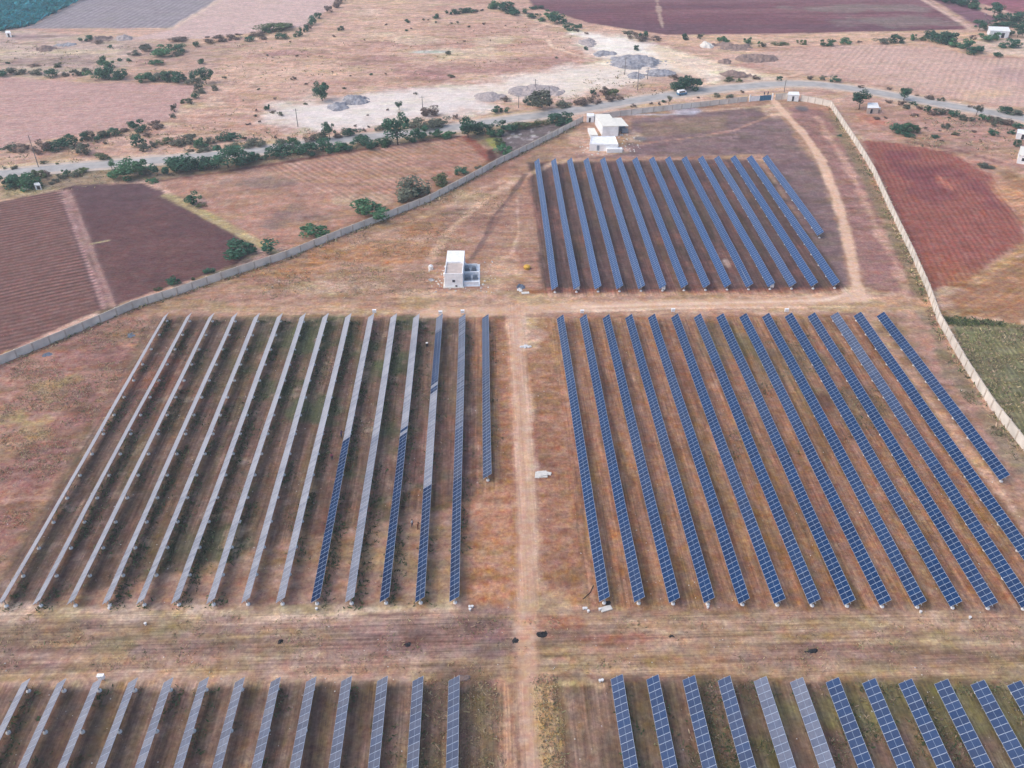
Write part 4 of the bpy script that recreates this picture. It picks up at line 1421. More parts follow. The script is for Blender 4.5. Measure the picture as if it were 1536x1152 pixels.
heap(186, 58, 32, 7, 1.6, M['rubble'], "earth_bank", "grey earth bank right of the dark one below the striped field", "earth bank", 17)
heap(98, 68, 34, 6, 1.0, M['gravel'], "earth_bank", "low grey bank between the mound and the dark bank, far left", "earth bank", 18)

heap(814, 951, 17, 10, 0.75, M['black'], "burnt_heap", "black burnt heap right of the middle track in the near aisle", "burnt heap", 21, 0, 22, 0.7)
heap(421, 963, 12, 6, 0.5, M['black'], "burnt_heap", "small black heap in the near aisle left of the middle track", "burnt heap", 22, 0.3, 18, 0.7)
heap(611, 967, 12, 6, 0.35, M['black'], "burnt_heap", "thin dark heap in the near aisle closest left of the track", "burnt heap", 23, 0.3, 18, 0.8)
heap(774, 962, 11, 12, 0.35, M['black'], "burnt_heap", "scattered dark heap lying on the middle track", "burnt heap", 24, 0.3, 18, 0.9)
heap(1007, 955, 9, 6, 0.35, M['black'], "burnt_heap", "small dark heap in the near aisle below the third right row", "burnt heap", 25, 0.3, 18, 0.8)
heap(1218, 977, 21, 8, 0.6, M['black'], "burnt_heap", "wide black heap in the near aisle on the right", "burnt heap", 26, 0.1, 20, 0.7)
heap(912, 906, 9, 8, 0.7, M['black'], "burnt_heap", "black heap tucked at the near end of the first right row", "burnt heap", 27, 0.2, 16, 0.6)
heap(695, 1017, 26, 9, 0.35, M['spoil'], "soil_heap", "low brown soil heap at the tip of the nearest left row", "soil heap", 28, 0.1, 18, 0.9)

for i, (px, py, w_, h_, lb) in enumerate(((72, 532, 19, 8, "dark blue grey tarpaulin on rough ground by the long wall"), (197, 503, 14, 8, "faded grey blue tarpaulin near the top left tracker corner"))):
    heap(px, py, w_, h_, 0.22, M['tarp'], "tarpaulin", lb, "tarpaulin", 40 + i, 0.1, 18, 0.5)


# ------------------------------------------------------------------ loose things between the rows
def bevel_box(sx, sy, sz, b=0.06):
    bm = bmesh.new()
    bmesh.ops.create_cube(bm, size=1)
    for v in bm.verts: v.co = Vector((v.co.x * sx, v.co.y * sy, (v.co.z + .5) * sz))
    bmesh.ops.bevel(bm, geom=bm.edges[:], offset=b, segments=2, affect='EDGES')
    me = bpy.data.meshes.new("box")
    bm.to_mesh(me)
    bm.free()
    return me


sack_me = bevel_box(0.85, 0.55, 0.26, 0.11); sack_me.materials.append(M['sack'])
slab_me = bevel_box(1.5, 0.75, 0.16, 0.03); slab_me.materials.append(M['slab'])


def loose(name, me, px, py, label, cat, group, rz=0.0, dz=0.0, s=1.0, tilt=0.0):
    p = at(px, py)
    o = link(bpy.data.objects.new(name, me))
    o.location = (p.x, p.y, dz)
    o.rotation_euler = (tilt, 0, rz)
    o.scale = (s, s, s)
    tag(o, label, cat, group)
    return o


gs = "white sacks beside the middle track"
loose("sack", sack_me, 783, 521, "white sack at the left end of the pile beside the middle track", "sack", gs, 0.1, 0, 1.3)
loose("sack", sack_me, 789, 519.5, "white sack lying in the middle of the pile beside the middle track", "sack", gs, -0.2, 0.0, 1.3)
loose("sack", sack_me, 788, 521.5, "white sack in front of the middle one on the track side pile", "sack", gs, 1.0, 0.0, 1.1)
loose("sack", sack_me, 794, 521, "white sack at the right end of the pile beside the middle track", "sack", gs, 0.5, 0, 1.3)
gb_ = "pale slabs stacked right of the middle track"
for i, (px, py, rz_, dz_, s_, lb) in enumerate(((806, 713, 1.45, 0, 1.15, "leftmost pale slab, lying lengthwise, of the stack right of the track"),
                                              (813, 709.5, 0.08, 0, 1.2, "pale slab at the back of the stack right of the track"),
                                              (820, 710.5, -0.25, 0, 1.15, "rightmost pale slab of the stack right of the track"),
                                              (814, 714.5, 0.0, 0, 1.2, "pale slab at the front of the stack right of the track"),
                                              (815, 713.5, 0.12, 0.2, 1.0, "topmost pale slab of the stack right of the track"))):
    loose("concrete_slab", slab_me, px, py, lb, "slab", gb_, rz_, dz_, s_)
loose("concrete_slab", slab_me, 909, 913.5, "single long pale slab at the near end of the first right row", "slab", None, 0.3, 0, 1.25)
buck = MB().lathe([(0.17, 0), (0.21, 0.36), (0.23, 0.38), (0.23, 0.42), (0.0, 0.43)], 14)
buck_me = buck.mesh("bucket", M['sack'])
for px, py, lb in ((704.5, 911.5, "left white bucket of three at the end of the row left of the track"), (708.5, 911.2, "right white bucket of three at the end of the row left of the track"),
                   (705, 915.5, "front white bucket of three at the end of the row left of the track"), (875.5, 914, "left white bucket of the trio before the first right row"),
                   (879, 914, "middle white bucket of the trio before the first right row"), (882.3, 918, "front white bucket of the trio before the first right row"),
                   (899.5, 915.3, "white bucket standing beside the long pale slab"), (899.8, 1022.5, "left white bucket before the nearest right block"),
                   (903.4, 1021.8, "right white bucket before the nearest right block"), (1061.5, 912, "white bucket below the fourth right row end"),
                   (1380.5, 919, "white bucket below the tenth right row end"), (1454.5, 927.5, "lone white bucket out in the near aisle far right"),
                   (475, 914.5, "white bucket below the washed dark row on the left"), (164, 914, "white bucket on pale soil below the left block"),
                   (218.5, 937, "lone white bucket out in the near aisle far left")):
    loose("bucket", buck_me, px, py, lb, "bucket", "white buckets about the rows", 0, 0, 0.95)

ibox = empty("inverter_box", at(866, 436.5))
tag(ibox, "white inverter box at the near end of the second far row", "box", "white inverter boxes at the row ends")
MB().box(-.45, .45, -.22, .22, .55, 1.25).build("cabinet", M['white'], ibox)
MB().box(-.48, .48, -.3, .25, 1.253, 1.31).build("lid", M['white'], ibox)
for x in (-.35, .35): MB().box(x - .04, x + .04, -.04, .04, -.05, .55).build("leg", M['steel'], ibox)


def copy_tree(o, parent=None):
    c = o.copy()
    link(c)
    if parent: c.parent = parent
    for ch in list(o.children): copy_tree(ch, c)
    return c


for px, py, lb in ((994.5, 436.5, "white inverter box at the near end of the sixth far row"), (1157, 433.5, "white inverter box at the near end of the eleventh far row"),
                   (873, 472, "white inverter box at the far end of the second right row"), (1179, 470, "white inverter box at the far end of the tenth right row"),
                   (694, 472, "white inverter box at the far end of the first full left row"), (562, 471.5, "white inverter box at the far end of the fifth left row"),
                   (661, 473.5, "white inverter box at the far end of the second full left row"), (1009, 470, "white inverter box at the far end of the fifth right row"),
                   (154, 1021, "white inverter box at the tip of a nearest left row"), (1318, 166, "white water box by the roadside hut")):
    c = copy_tree(ibox)
    c.location = at(px, py)
    c["label"] = lb

t = empty("water_tank", at(646.5, 404))
tag(t, "small white round water tank left of the white house", "water tank")
MB().lathe([(.62, 0), (.66, .3), (.62, .6), (.66, .9), (.58, 1.1), (.25, 1.25)], 18).build("tank_body", M['sack'], t)
MB().lathe([(.26, 1.253), (.26, 1.33), (0, 1.35)], 14).build("lid", M['grey'], t)
t = empty("yellow_tank", at(790.5, 403))
tag(t, "squat orange yellow round tank on bare ground right of the white house", "tank")
MB().lathe([(.85, 0), (.9, .35), (.9, .75), (.7, .95), (.3, 1.02)], 20).build("tank_body", M['yellow'], t)
MB().lathe([(.31, 1.023), (.31, 1.1), (0, 1.12)], 14).build("lid", M['yellow'], t)
MB().lathe([(.95, .30), (.95, .36), (.88, .37)], 20).build("band", M['black'], t)
heap(647, 419.5, 10, 5, 0.25, M['gravel'], "gravel_heap", "little flat grey gravel heap beside the white water tank", "gravel heap", 51, 0, 14, 0.4)
heap(781, 431, 12, 7, 0.6, M['tarp'], "scrap_heap", "blue grey scrap heap on the cross aisle right of the white house", "scrap heap", 52, 0.2, 16, 0.9)
heap(780, 435, 9, 5, 0.4, M['sack'], "litter_heap", "whitish litter heap against the blue grey scrap heap", "litter heap", 53, 0, 14, 0.9)
loose("sheet", slab_me, 788, 440, "pale yellowish sheet lying in front of the scrap heap", "sheet", None, 0.1, 0.02, 1.3)
loose("sheet", slab_me, 40, 284, "long white slab lying left of the tiny kiosk", "slab", None, 0.1, 0.02, 1.5)
t = empty("drum", at(640.5, 519))
tag(t, "small dark drum with a white lid between two left rows", "drum")
MB().lathe([(.3, 0), (.31, .3), (.3, .8), (.28, .82)], 14).build("drum_body", M['dark'], t)
MB().lathe([(.29, .823), (.3, .88), (0, .93)], 14).build("lid", M['sack'], t)
loose("hose_pipe", MB().tube((-1.6, -1.2, .06), (-.3, .1, .06), .06, n=6).tube((-.3, .1, .06), (.4, 1.6, .06), .06, n=6).mesh("hose", M['black']),
      888, 890, "dark pipe lying beside the first right row near its end", "pipe", None)


# ------------------------------------------------------------------ people
def person(base, rz, label, shirt, trousers, pole_to=None, lean=0.0, dark_hair=True):
    root = empty("person", base, rz)
    tag(root, label, "person", "workers among the rows")
    V, E, Rr = [], [], []

    def vtx(p, r, par=None):
        V.append(p); Rr.append(r)
        if par is not None: E.append((par, len(V) - 1))
        return len(V) - 1
    pel = vtx((0, 0, .95), .15)
    ches = vtx((0, -.02 - lean * .3, 1.25), .17, pel)
    sh = vtx((0, -.02 - lean * .55, 1.44), .13, ches)
    nk = vtx((0, -.03 - lean * .65, 1.53), .058, sh)
    hd = vtx((0, -.05 - lean * .72, 1.63), .095, nk)
    vtx((0, -.05 - lean * .76, 1.72), .085, hd)
    for s in (-1, 1):
        hip = vtx((s * .10, 0, .90), .10, pel)
        kn = vtx((s * .12, -.05 * (s > 0) + .02, .50), .068, hip)
        an = vtx((s * .13, .05 * (s < 0), .09), .045, kn)
        vtx((s * .14, -.15 + .05 * (s < 0), .04), .035, an)
        so = vtx((s * .20, -.02 - lean * .5, 1.41), .062, sh)
        if pole_to:
            el = vtx((s * .26, -.22 - lean * .5, 1.20), .045, so)
            wr = vtx((s * .12, -.42 - lean * .5, 1.18 + .06 * s), .034, el)
            dirf = Vector((-s * .05, -.10, 0))
        else:
            el = vtx((s * .25, .02, 1.14), .045, so)
            wr = vtx((s * .25, -.08, .90), .034, el)
            dirf = Vector((0, -.02, -.10))
        w0 = Vector(V[wr])
        pm_ = vtx(tuple(w0 + dirf * .6), .034, wr)
        for q in range(4):
            b0 = w0 + dirf * .6
            off = Vector(((q - 1.5) * .018, 0, (q - 1.5) * .006))
            k1 = vtx(tuple(b0 + off + dirf * (.55 + .05 * (q in (1, 2)))), .010, pm_)
            vtx(tuple(b0 + off + dirf * .9 + Vector((-s * .012, 0, -.018))), .008, k1)
        th = vtx(tuple(w0 + dirf * .5 + Vector((-s * .04, -.02, .0))), .010, pm_)
        vtx(tuple(w0 + dirf * .85 + Vector((-s * .05, -.02, -.01))), .009, th)
    me = bpy.data.meshes.new("body")
    me.from_pydata(V, E, [])
    o = bpy.data.objects.new("body", me)
    link(o)
    md = o.modifiers.new("skin", 'SKIN')
    for i, sv in enumerate(me.skin_vertices[0].data):
        sv.radius = (Rr[i], Rr[i] * (0.8 if i in (1, 2) else 1))
        sv.use_root = (i == 0)
    ss = o.modifiers.new("sub", 'SUBSURF'); ss.levels = 1
    dg = bpy.context.evaluated_depsgraph_get()
    nm = bpy.data.meshes.new_from_object(o.evaluated_get(dg))
    o.modifiers.clear()
    o.data = nm
    for m_ in (shirt, trousers, M['skin'], M['black']): nm.materials.append(m_)
    for f in nm.polygons:
        c = f.center
        if c.z > 1.50: f.material_index = 2
        elif c.z < .09: f.material_index = 3
        elif c.z < .98 and abs(c.x) < .22 and not (pole_to is None and abs(c.x) > .2): f.material_index = 1
        elif (Vector((abs(c.x), c.y, c.z)) - Vector((.2, -.02, 1.41))).length > .36 and (abs(c.x) > .2 or c.y < -.3 - lean * .3): f.material_index = 2
        else: f.material_index = 0
        f.use_smooth = True
    o.parent = root
    hc = Vector((0, -.05 - lean * .74, 1.69))
    hb = MB()
    hb.lathe([(.0, -.03), (.105, -.02), (.112, .03), (.08, .09), (.0, .115)], 12, hc + Vector((0, .018, 0)))
    hb.build("hair", M['hair'] if dark_hair else M['whitecloth'], root)
    fc = MB()
    for s in (-1, 1): fc.box(s * .035 - .012, s * .035 + .012, hc.y - .098, hc.y - .082, hc.z - .045, hc.z - .03)
    fc.box(-.012, .012, hc.y - .118, hc.y - .085, hc.z - .085, hc.z - .05)
    fc.box(-.025, .025, hc.y - .098, hc.y - .08, hc.z - .115, hc.z - .105)
    fc.build("face_features", M['hair'], root)
    return root


def broom(a, b, label):
    a, b = Vector(a), Vector(b)
    e = empty("wash_pole", a)
    tag(e, label, "broom", "long poles for washing panels")
    MB().tube((0, 0, 0), b - a, .022, n=6).build("handle", M['alu'], e)
    d = (b - a)
    MB().box(-.3, .3, -.06, .06, -.05, .05, 0, Matrix.Translation(d)).build("brush_head", M['sack'], e)


p1 = at(512.5, 656)
person(p1, math.radians(75), "worker in purple washing the half dark row with a pole", M['purple'], M['navy'], True, 0.1)
p2 = at(498.5, 690)
person(p2, math.radians(10), "worker in a pink shirt and blue trousers between two left rows", M['pink'], M['navy'], None)
p3 = at(618.5, 790)
person(p3, math.radians(60), "worker in a white shirt and dark trousers between two left rows", M['whitecloth'], M['navy'], None)
p4 = at(627, 794)
person(p4, math.radians(80), "worker in rust brown with a pole beside the second left row", M['brown'], M['brown'], True, 0.1)
broom(p1 + Vector((0.35, 0.1, 1.15)), p1 + Vector((1.7, 0.35, 1.25)), "long pale pole held by the worker in purple")
broom(p4 + Vector((0.35, 0.1, 1.15)), p4 + Vector((1.5, 0.35, 1.25)), "long pale pole held by the worker in rust brown")
person(at(1146, 144), 2.8, "person in dark clothes standing behind the blue gate leaf, left one", M['navy'], M['navy'], None)
person(at(1151.5, 143.5), 0.4, "person in dark clothes standing behind the blue gate leaf, right one", M['purple'], M['navy'], None)


# ------------------------------------------------------------------ plants
def crown_mesh(name, seed, n, lumps, mat, leaf=0.09, flat=1.0, stem=None):
    """unit crown (about 1 wide and 1 high, base at z = 0): many small leaf clumps on and inside several lobes"""
    r_ = random.Random(seed)
    mb = MB()
    for _ in range(n):
        cx, cy, cz, R_ = r_.choice(lumps)
        u = Vector((r_.gauss(0, 1), r_.gauss(0, 1), r_.gauss(0, 1))).normalized()
        rad = R_ * (r_.uniform(0.35, 1.08) ** 0.5)
        c = Vector((cx, cy, cz)) + Vector((u.x, u.y, u.z * flat)) * rad
        if c.z < 0.01: c.z = r_.uniform(0.0, 0.08)
        nrm = (u + Vector((r_.gauss(0, .55), r_.gauss(0, .55), r_.gauss(0.25, .55)))).normalized()
        q = nrm.to_track_quat('Z', 'Y')
        s = leaf * r_.uniform(0.6, 1.35)
        an = r_.uniform(0, 6.28)
        vs = []
        for k in range(5):
            t_ = an + k * 1.2566
            vs.append(c + q @ Vector((s * math.cos(t_) * r_.uniform(.7, 1.2), s * math.sin(t_) * r_.uniform(.5, 1.0), r_.uniform(-.2, .2) * s)))
        mb.add(vs, [(0, 1, 2, 3, 4)])
    return mb.mesh(name, mat)


def lobes(seed, n, spread=0.3, zlo=0.3, zhi=0.7, r0=0.2, r1=0.32):
    r_ = random.Random(seed)
    return [(r_.uniform(-spread, spread), r_.uniform(-spread, spread), r_.uniform(zlo, zhi), r_.uniform(r0, r1)) for _ in range(n)]


LEAFS = {'d': 'leaf_dark', 'm': 'leaf_mid', 'o': 'leaf_olive', 'g': 'leaf_grey', 'b': 'leaf_dry'}
BUSH, CROWN = {}, {}
for ci, (c, mname) in enumerate(LEAFS.items()):
    BUSH[c] = [crown_mesh("shrub", 100 + ci * 10 + v, 1000, lobes(50 + ci * 10 + v, 11, 0.36, 0.14, 0.66, 0.10, 0.24), M[mname], 0.040) for v in range(5)]
    CROWN[c] = [crown_mesh("crown", 300 + ci * 10 + v, 1900, lobes(90 + ci * 10 + v, 16, 0.34, 0.2, 0.80, 0.10, 0.22), M[mname], 0.032) for v in range(4)]
SMALL = {c: crown_mesh("shrub", 500 + i, 150, lobes(200 + i, 4, 0.28, 0.2, 0.55, 0.2, 0.34), M[mn], 0.10) for i, (c, mn) in enumerate(LEAFS.items())}

trunk_cache = {}


def trunk_mesh(seed):
    """unit height trunk with limbs, reaching into the crown"""
    r_ = random.Random(seed)
    mb = MB()
    p, rad = Vector((0, 0, -0.03)), 0.035
    for i in range(4):
        q = p + Vector((r_.uniform(-.03, .03), r_.uniform(-.03, .03), 0.13))
        mb.tube(p, q, rad, rad * 0.85, 7)
        rad *= 0.85
        p = q
    for i in range(5):
        a = i * 1.256 + r_.uniform(-.4, .4)
        q = p + Vector((math.cos(a) * r_.uniform(.12, .26), math.sin(a) * r_.uniform(.12, .26), r_.uniform(.12, .3)))
        mb.tube(p - Vector((0, 0, r_.uniform(0, .15))), q, rad * .7, rad * .25, 6)
    return mb.mesh("trunk", M['bark'])


TRUNKS = [trunk_mesh(i) for i in range(3)]
plant_no = 0


def size_m(px, py, wpx, hpx):
    p = at(px, py)
    dist = (p - cam.location).length
    dep_ = math.asin(CAM_H / dist)
    s = FPX / ((p - cam.location).dot(_R @ Vector((0, 0, -1))))
    return p, wpx / s, max(hpx / (s * math.cos(dep_)), 0.35)


def shrub(px, py, wpx, hpx, c, label, group, cat="bush", name="shrub"):
    global plant_no
    plant_no += 1
    p, w_, h_ = size_m(px, py, wpx, hpx)
    me = SMALL[c] if wpx < 9 else BUSH[c][plant_no % 5]
    o = link(bpy.data.objects.new(name, me))
    o.location = (p.x, p.y + w_ * 0.25, -0.05)
    o.rotation_euler = (0, 0, random.uniform(0, 6.28))
    k = (1.5 if wpx >= 14 else 1.3) if wpx >= 9 else 1.0
    o.scale = (w_ * k, w_ * k * random.uniform(.75, 1.0), h_ * (1.3 if wpx >= 9 else 1.0))
    tag(o, label, cat, group)


def tree(px, py, wpx, hpx, c, label, group=None, bare=0.25):
    global plant_no
    plant_no += 1
    p, w_, h_ = size_m(px, py, wpx, hpx)
    e = empty("tree", (p.x, p.y, 0), random.uniform(0, 6.28))
    tag(e, label, "tree", group)
    t_ = place("trunk", TRUNKS[plant_no % 3], e, (0, 0, 0))
    t_.scale = (h_, h_, h_ * 0.95)
    k = place("crown", CROWN[c][plant_no % 4], e, (0, 0, h_ * bare))
    k.scale = (w_ * 1.25, w_ * 1.25, h_ * (1 - bare) * 1.12)


def cluster(items, template, group, cat="bush"):
    """items (x, y, w, h, kind), labelled by their order from the left"""
    its = sorted(items, key=lambda i: i[0])
    n = len(its)
    for i, (x, y, w_, h_, c) in enumerate(its):
        o = "leftmost" if i == 0 else ("rightmost" if i == n - 1 else ORD[i] + " from the left")
        shrub(x, y, w_, h_, c, template.format(o), group, cat)


# single trees
tree(597, 217, 34, 40, 'd', "tallest dense dark green tree beside the road above the tan field", None, 0.12)
tree(702, 206, 32, 26, 'd', "broad dark tree by the road near the head of the tan field", None, 0.1)
tree(495, 209, 18, 23, 'd', "upright dark tree on the far road side at the quarry corner")
tree(440, 227, 20, 19, 'm', "lighter green round tree on the near road side left of the upright one")
tree(484, 151, 25, 24, 'd', "lone two lobed dark tree left of the blue grey gravel heap", None, 0.08)
tree(599, 165, 9, 12, 'd', "tiny lone tree on the white quarry dust")
tree(343, 251, 46, 30, 'd', "broadest dark tree in the roadside hedge on the left", None, 0.08)
tree(310, 126, 22, 22, 'd', "dark tree at the corner of the pink field", None, 0.1)
tree(1355, 151, 17, 18, 'd', "round dark tree leaning over the road on the right", None, 0.2)
tree(1288, 164, 24, 26, 'd', "dark umbrella shaped tree beside the white roofed hut", None, 0.3)
tree(1464, 174, 11, 17, 'g', "thin open tree beside the road towards the right edge")
tree(1489, 27, 22, 20, 'd', "round tree above left of the far farm shed")
tree(168, 253, 9, 13, 'm', "thin sapling at the road edge right of the kiosk")
tree(1003, 157, 7, 13, 'g', "small bare looking tree below the van by the road")
tree(1526, 56, 16, 18, 'd', "dark tree right of the far farm shed", None, 0.1)
tree(1468, 46, 16, 14, 'd', "dark tree left of the far farm shed", None, 0.1)

G1 = "bushes along the upper edge of the pink field"
cluster([(8, 114, 18, 9, 'd'), (24, 112, 18, 11, 'g'), (50, 113, 18, 8, 'g'), (75, 116, 17, 12, 'd'), (97, 115, 11, 6, 'g'), (113, 114, 13, 9, 'g'), (125, 113, 15, 10, 'g'),
         (142, 122, 26, 15, 'm'), (160, 119, 22, 18, 'd'), (176, 120, 16, 10, 'm'), (186, 119, 18, 14, 'd'), (214, 123, 20, 11, 'm'), (226, 122, 18, 12, 'd'), (240, 123, 18, 10, 'g'),
         (254, 123, 20, 14, 'd'), (275, 125, 24, 15, 'd'), (290, 126, 18, 10, 'g')],
        "{} bush in the dark hedge above the pink field", G1)
cluster([(152, 97, 14, 11, 'd'), (160, 103, 16, 10, 'm'), (240, 85, 28, 12, 'm'), (215, 79, 18, 9, 'g'), (200, 84, 14, 7, 'g'), (233, 98, 18, 8, 'm'), (262, 79, 22, 12, 'd'), (264, 85, 16, 5, 'g'),
         (293, 71, 9, 8, 'd'), (302, 96, 10, 8, 'm'), (180, 92, 8, 6, 'd'), (193, 93, 8, 8, 'm'), (164, 72, 8, 6, 'd'), (128, 62, 14, 8, 'd'), (87, 100, 14, 4, 'o'), (12, 96, 8, 4, 'd'), (50, 101, 12, 4, 'b'),
         (148, 66, 10, 5, 'b')],
        "{} bush on the rough ground above the pink field hedge", "bushes above the pink field hedge")
cluster([(270, 63, 22, 6, 'b'), (320, 64, 24, 8, 'b'), (350, 59, 18, 6, 'b'), (373, 62, 13, 7, 'd'), (396, 60, 10, 4, 'b'), (385, 55, 20, 4, 'b'), (422, 59, 16, 8, 'd'), (447, 55, 13, 7, 'd'), (456, 48, 11, 10, 'd'),
         (463, 44, 10, 8, 'b'), (468, 38, 13, 13, 'd'), (478, 28, 11, 9, 'd'), (493, 19, 12, 9, 'b'), (503, 12, 12, 9, 'b'), (510, 5, 12, 9, 'b'), (420, 47, 44, 9, 'o'), (400, 50, 12, 6, 'm')],
        "{} bush in the hedge below the mauve field", "bushes below the mauve field")
cluster([(300, 136, 14, 9, 'g'), (298, 141, 14, 8, 'g'), (292, 149, 12, 9, 'd'), (285, 156, 12, 8, 'g'), (276, 155, 10, 6, 'o'), (262, 168, 10, 10, 'g'), (260, 177, 10, 7, 'g'), (322, 136, 10, 7, 'g')],
        "{} bush down the right end of the pink field", "bushes at the right end of the pink field")
cluster([(10, 229, 18, 10, 'g'), (30, 228, 20, 9, 'b'), (62, 230, 24, 15, 'b'), (82, 225, 26, 13, 'd'), (105, 219, 19, 15, 'd'), (120, 213, 14, 12, 'd'), (133, 210, 17, 13, 'g'), (148, 210, 15, 8, 'd'),
         (158, 207, 15, 9, 'g'), (170, 204, 17, 10, 'd'), (187, 198, 15, 5, 'b'), (203, 194, 17, 12, 'd'), (211, 199, 15, 9, 'd'), (228, 195, 15, 8, 'b'), (233, 189, 12, 7, 'b'), (243, 192, 9, 6, 'b')],
        "{} bush in the hedge along the lower edge of the pink field", "bushes along the lower edge of the pink field")
cluster([(125, 232, 22, 15, 'g'), (205, 223, 18, 17, 'd'), (218, 228, 13, 9, 'g'), (230, 223, 13, 11, 'g'), (220, 206, 9, 6, 'b'), (155, 241, 18, 8, 'o'), (245, 216, 16, 7, 'o'), (145, 215, 7, 4, 'b'), (156, 217, 8, 5, 'b'),
         (265, 220, 16, 8, 'g'), (282, 219, 24, 10, 'g'), (302, 223, 17, 13, 'm'), (315, 216, 14, 8, 'g'), (325, 224, 12, 6, 'g'), (340, 213, 28, 9, 'd'), (367, 210, 8, 6, 'b'), (285, 207, 12, 7, 'g'), (298, 229, 24, 7, 'g'),
         (345, 224, 18, 7, 'g'), (380, 221, 30, 8, 'g'), (412, 208, 7, 5, 'b'), (420, 217, 15, 8, 'g'), (435, 214, 12, 8, 'g'), (464, 212, 16, 8, 'b'), (480, 211, 20, 10, 'g'), (20, 254, 10, 6, 'g'), (7, 254, 8, 4, 'g'), (65, 247, 10, 4, 'g'), (84, 247, 8, 3, 'o'),
         (505, 208, 14, 6, 'b')],
        "{} bush on the sandy strip between pink field and road", "bushes between pink field and road")
cluster([(10, 281, 26, 16, 'd'), (38, 284, 32, 20, 'm'), (24, 277, 22, 14, 'd'), (58, 270, 18, 13, 'o'), (100, 264, 12, 9, 'm'), (112, 266, 13, 7, 'g'), (120, 261, 18, 6, 'o'), (80, 276, 12, 6, 'g'), (92, 270, 14, 8, 'g'), (66, 266, 14, 9, 'b'), (185, 270, 34, 20, 'm'),
         (200, 264, 28, 24, 'm'), (215, 265, 16, 12, 'g'), (228, 275, 14, 7, 'm'), (248, 261, 28, 22, 'd'), (268, 259, 34, 21, 'd'), (290, 257, 30, 18, 'd'), (312, 256, 26, 16, 'd'), (370, 245, 26, 14, 'd'), (390, 241, 18, 11, 'm'),
         (415, 239, 34, 18, 'd'), (447, 233, 20, 10, 'm'), (463, 233, 26, 18, 'd'), (484, 229, 24, 16, 'd'), (502, 229, 20, 12, 'm'), (522, 226, 22, 10, 'd'), (549, 222, 30, 16, 'd'), (572, 220, 20, 10, 'm'), (633, 210, 22, 17, 'd'), (655, 209, 17, 12, 'm'),
         (672, 207, 20, 9, 'm'), (725, 203, 26, 14, 'd'), (742, 206, 18, 10, 'm'), (760, 199, 26, 14, 'd'), (786, 194, 26, 8, 'o'), (810, 190, 18, 7, 'o'), (830, 188, 20, 13, 'd'), (845, 187, 20, 15, 'd'), (617, 214, 14, 8, 'm'), (580, 216, 14, 8, 'g')],
        "{} bush in the green hedge on the near road side", "bushes on the near road side")
cluster([(625, 194, 24, 13, 'g'), (645, 193, 26, 12, 'g'), (665, 190, 22, 9, 'g'), (570, 196, 14, 9, 'g'), (545, 198, 8, 6, 'b'), (525, 205, 22, 10, 'd'), (645, 174, 22, 12, 'b'), (636, 175, 12, 7, 'b'), (683, 179, 9, 6, 'b'), (582, 166, 6, 4, 'b'), (750, 171, 16, 9, 'd'), (758, 152, 13, 6, 'b'),
         (805, 168, 36, 24, 'g'), (797, 158, 14, 12, 'd'), (845, 162, 20, 9, 'g'), (873, 158, 22, 10, 'b'), (892, 155, 16, 9, 'b'), (915, 152, 14, 7, 'b'), (931, 150, 10, 5, 'b'), (888, 142, 9, 7, 'd'), (905, 142, 14, 9, 'b'), (918, 144, 16, 9, 'o'), (598, 171, 6, 4, 'b'), (552, 174, 5, 3, 'b'), (532, 190, 6, 4, 'b'), (552, 192, 6, 4, 'b')],
        "{} bush on the far road side below the quarry dust", "bushes on the far road side")
cluster([(1022, 136, 30, 18, 'd'), (1040, 136, 28, 18, 'd'), (1014, 119, 14, 5, 'b'), (988, 158, 7, 5, 'b'), (950, 161, 9, 4, 'b'), (996, 154, 8, 6, 'd'), (978, 157, 8, 4, 'b'), (1075, 146, 11, 6, 'g'), (1095, 147, 12, 6, 'g'), (1113, 140, 8, 5, 'b'), (1048, 148, 6, 4, 'b')],
        "{} bush around the roadside where the van drives", "bushes near the van")
cluster([(745, 14, 20, 10, 'm'), (757, 19, 26, 12, 'd'), (778, 23, 20, 8, 'd'), (800, 28, 15, 7, 'd'), (812, 32, 12, 5, 'm'), (826, 28, 18, 10, 'm'), (833, 36, 22, 13, 'd'), (857, 46, 15, 10, 'd'), (864, 48, 9, 4, 'b'), (870, 42, 9, 6, 'm'), (804, 14, 14, 5, 'd'), (815, 14, 8, 3, 'b'), (965, 59, 11, 12, 'd'), (945, 52, 16, 5, 'g'),
         (955, 61, 26, 8, 'b'), (985, 61, 12, 6, 'b'), (956, 76, 9, 7, 'd'), (880, 75, 8, 7, 'd'), (880, 52, 8, 4, 'b')],
        "{} bush along the dirt lane above the bright quarry", "bushes along the lane above the quarry")
cluster([(1028, 60, 12, 9, 'd'), (1052, 59, 10, 7, 'g'), (1085, 64, 15, 9, 'm'), (1122, 67, 13, 9, 'm'), (1139, 66, 6, 6, 'm'), (1144, 71, 10, 7, 'g'), (1170, 68, 16, 4, 'o'), (1203, 67, 12, 7, 'o'), (1242, 70, 16, 9, 'm'), (1268, 66, 16, 7, 'm'), (1290, 64, 8, 4, 'b'), (1322, 66, 17, 7, 'g'), (1345, 66, 18, 11, 'd'), (1370, 61, 11, 8, 'm'), (1384, 61, 12, 5, 'o')],
        "{} bush in the row above the stubble field below the purple field", "bushes above the stubble field")
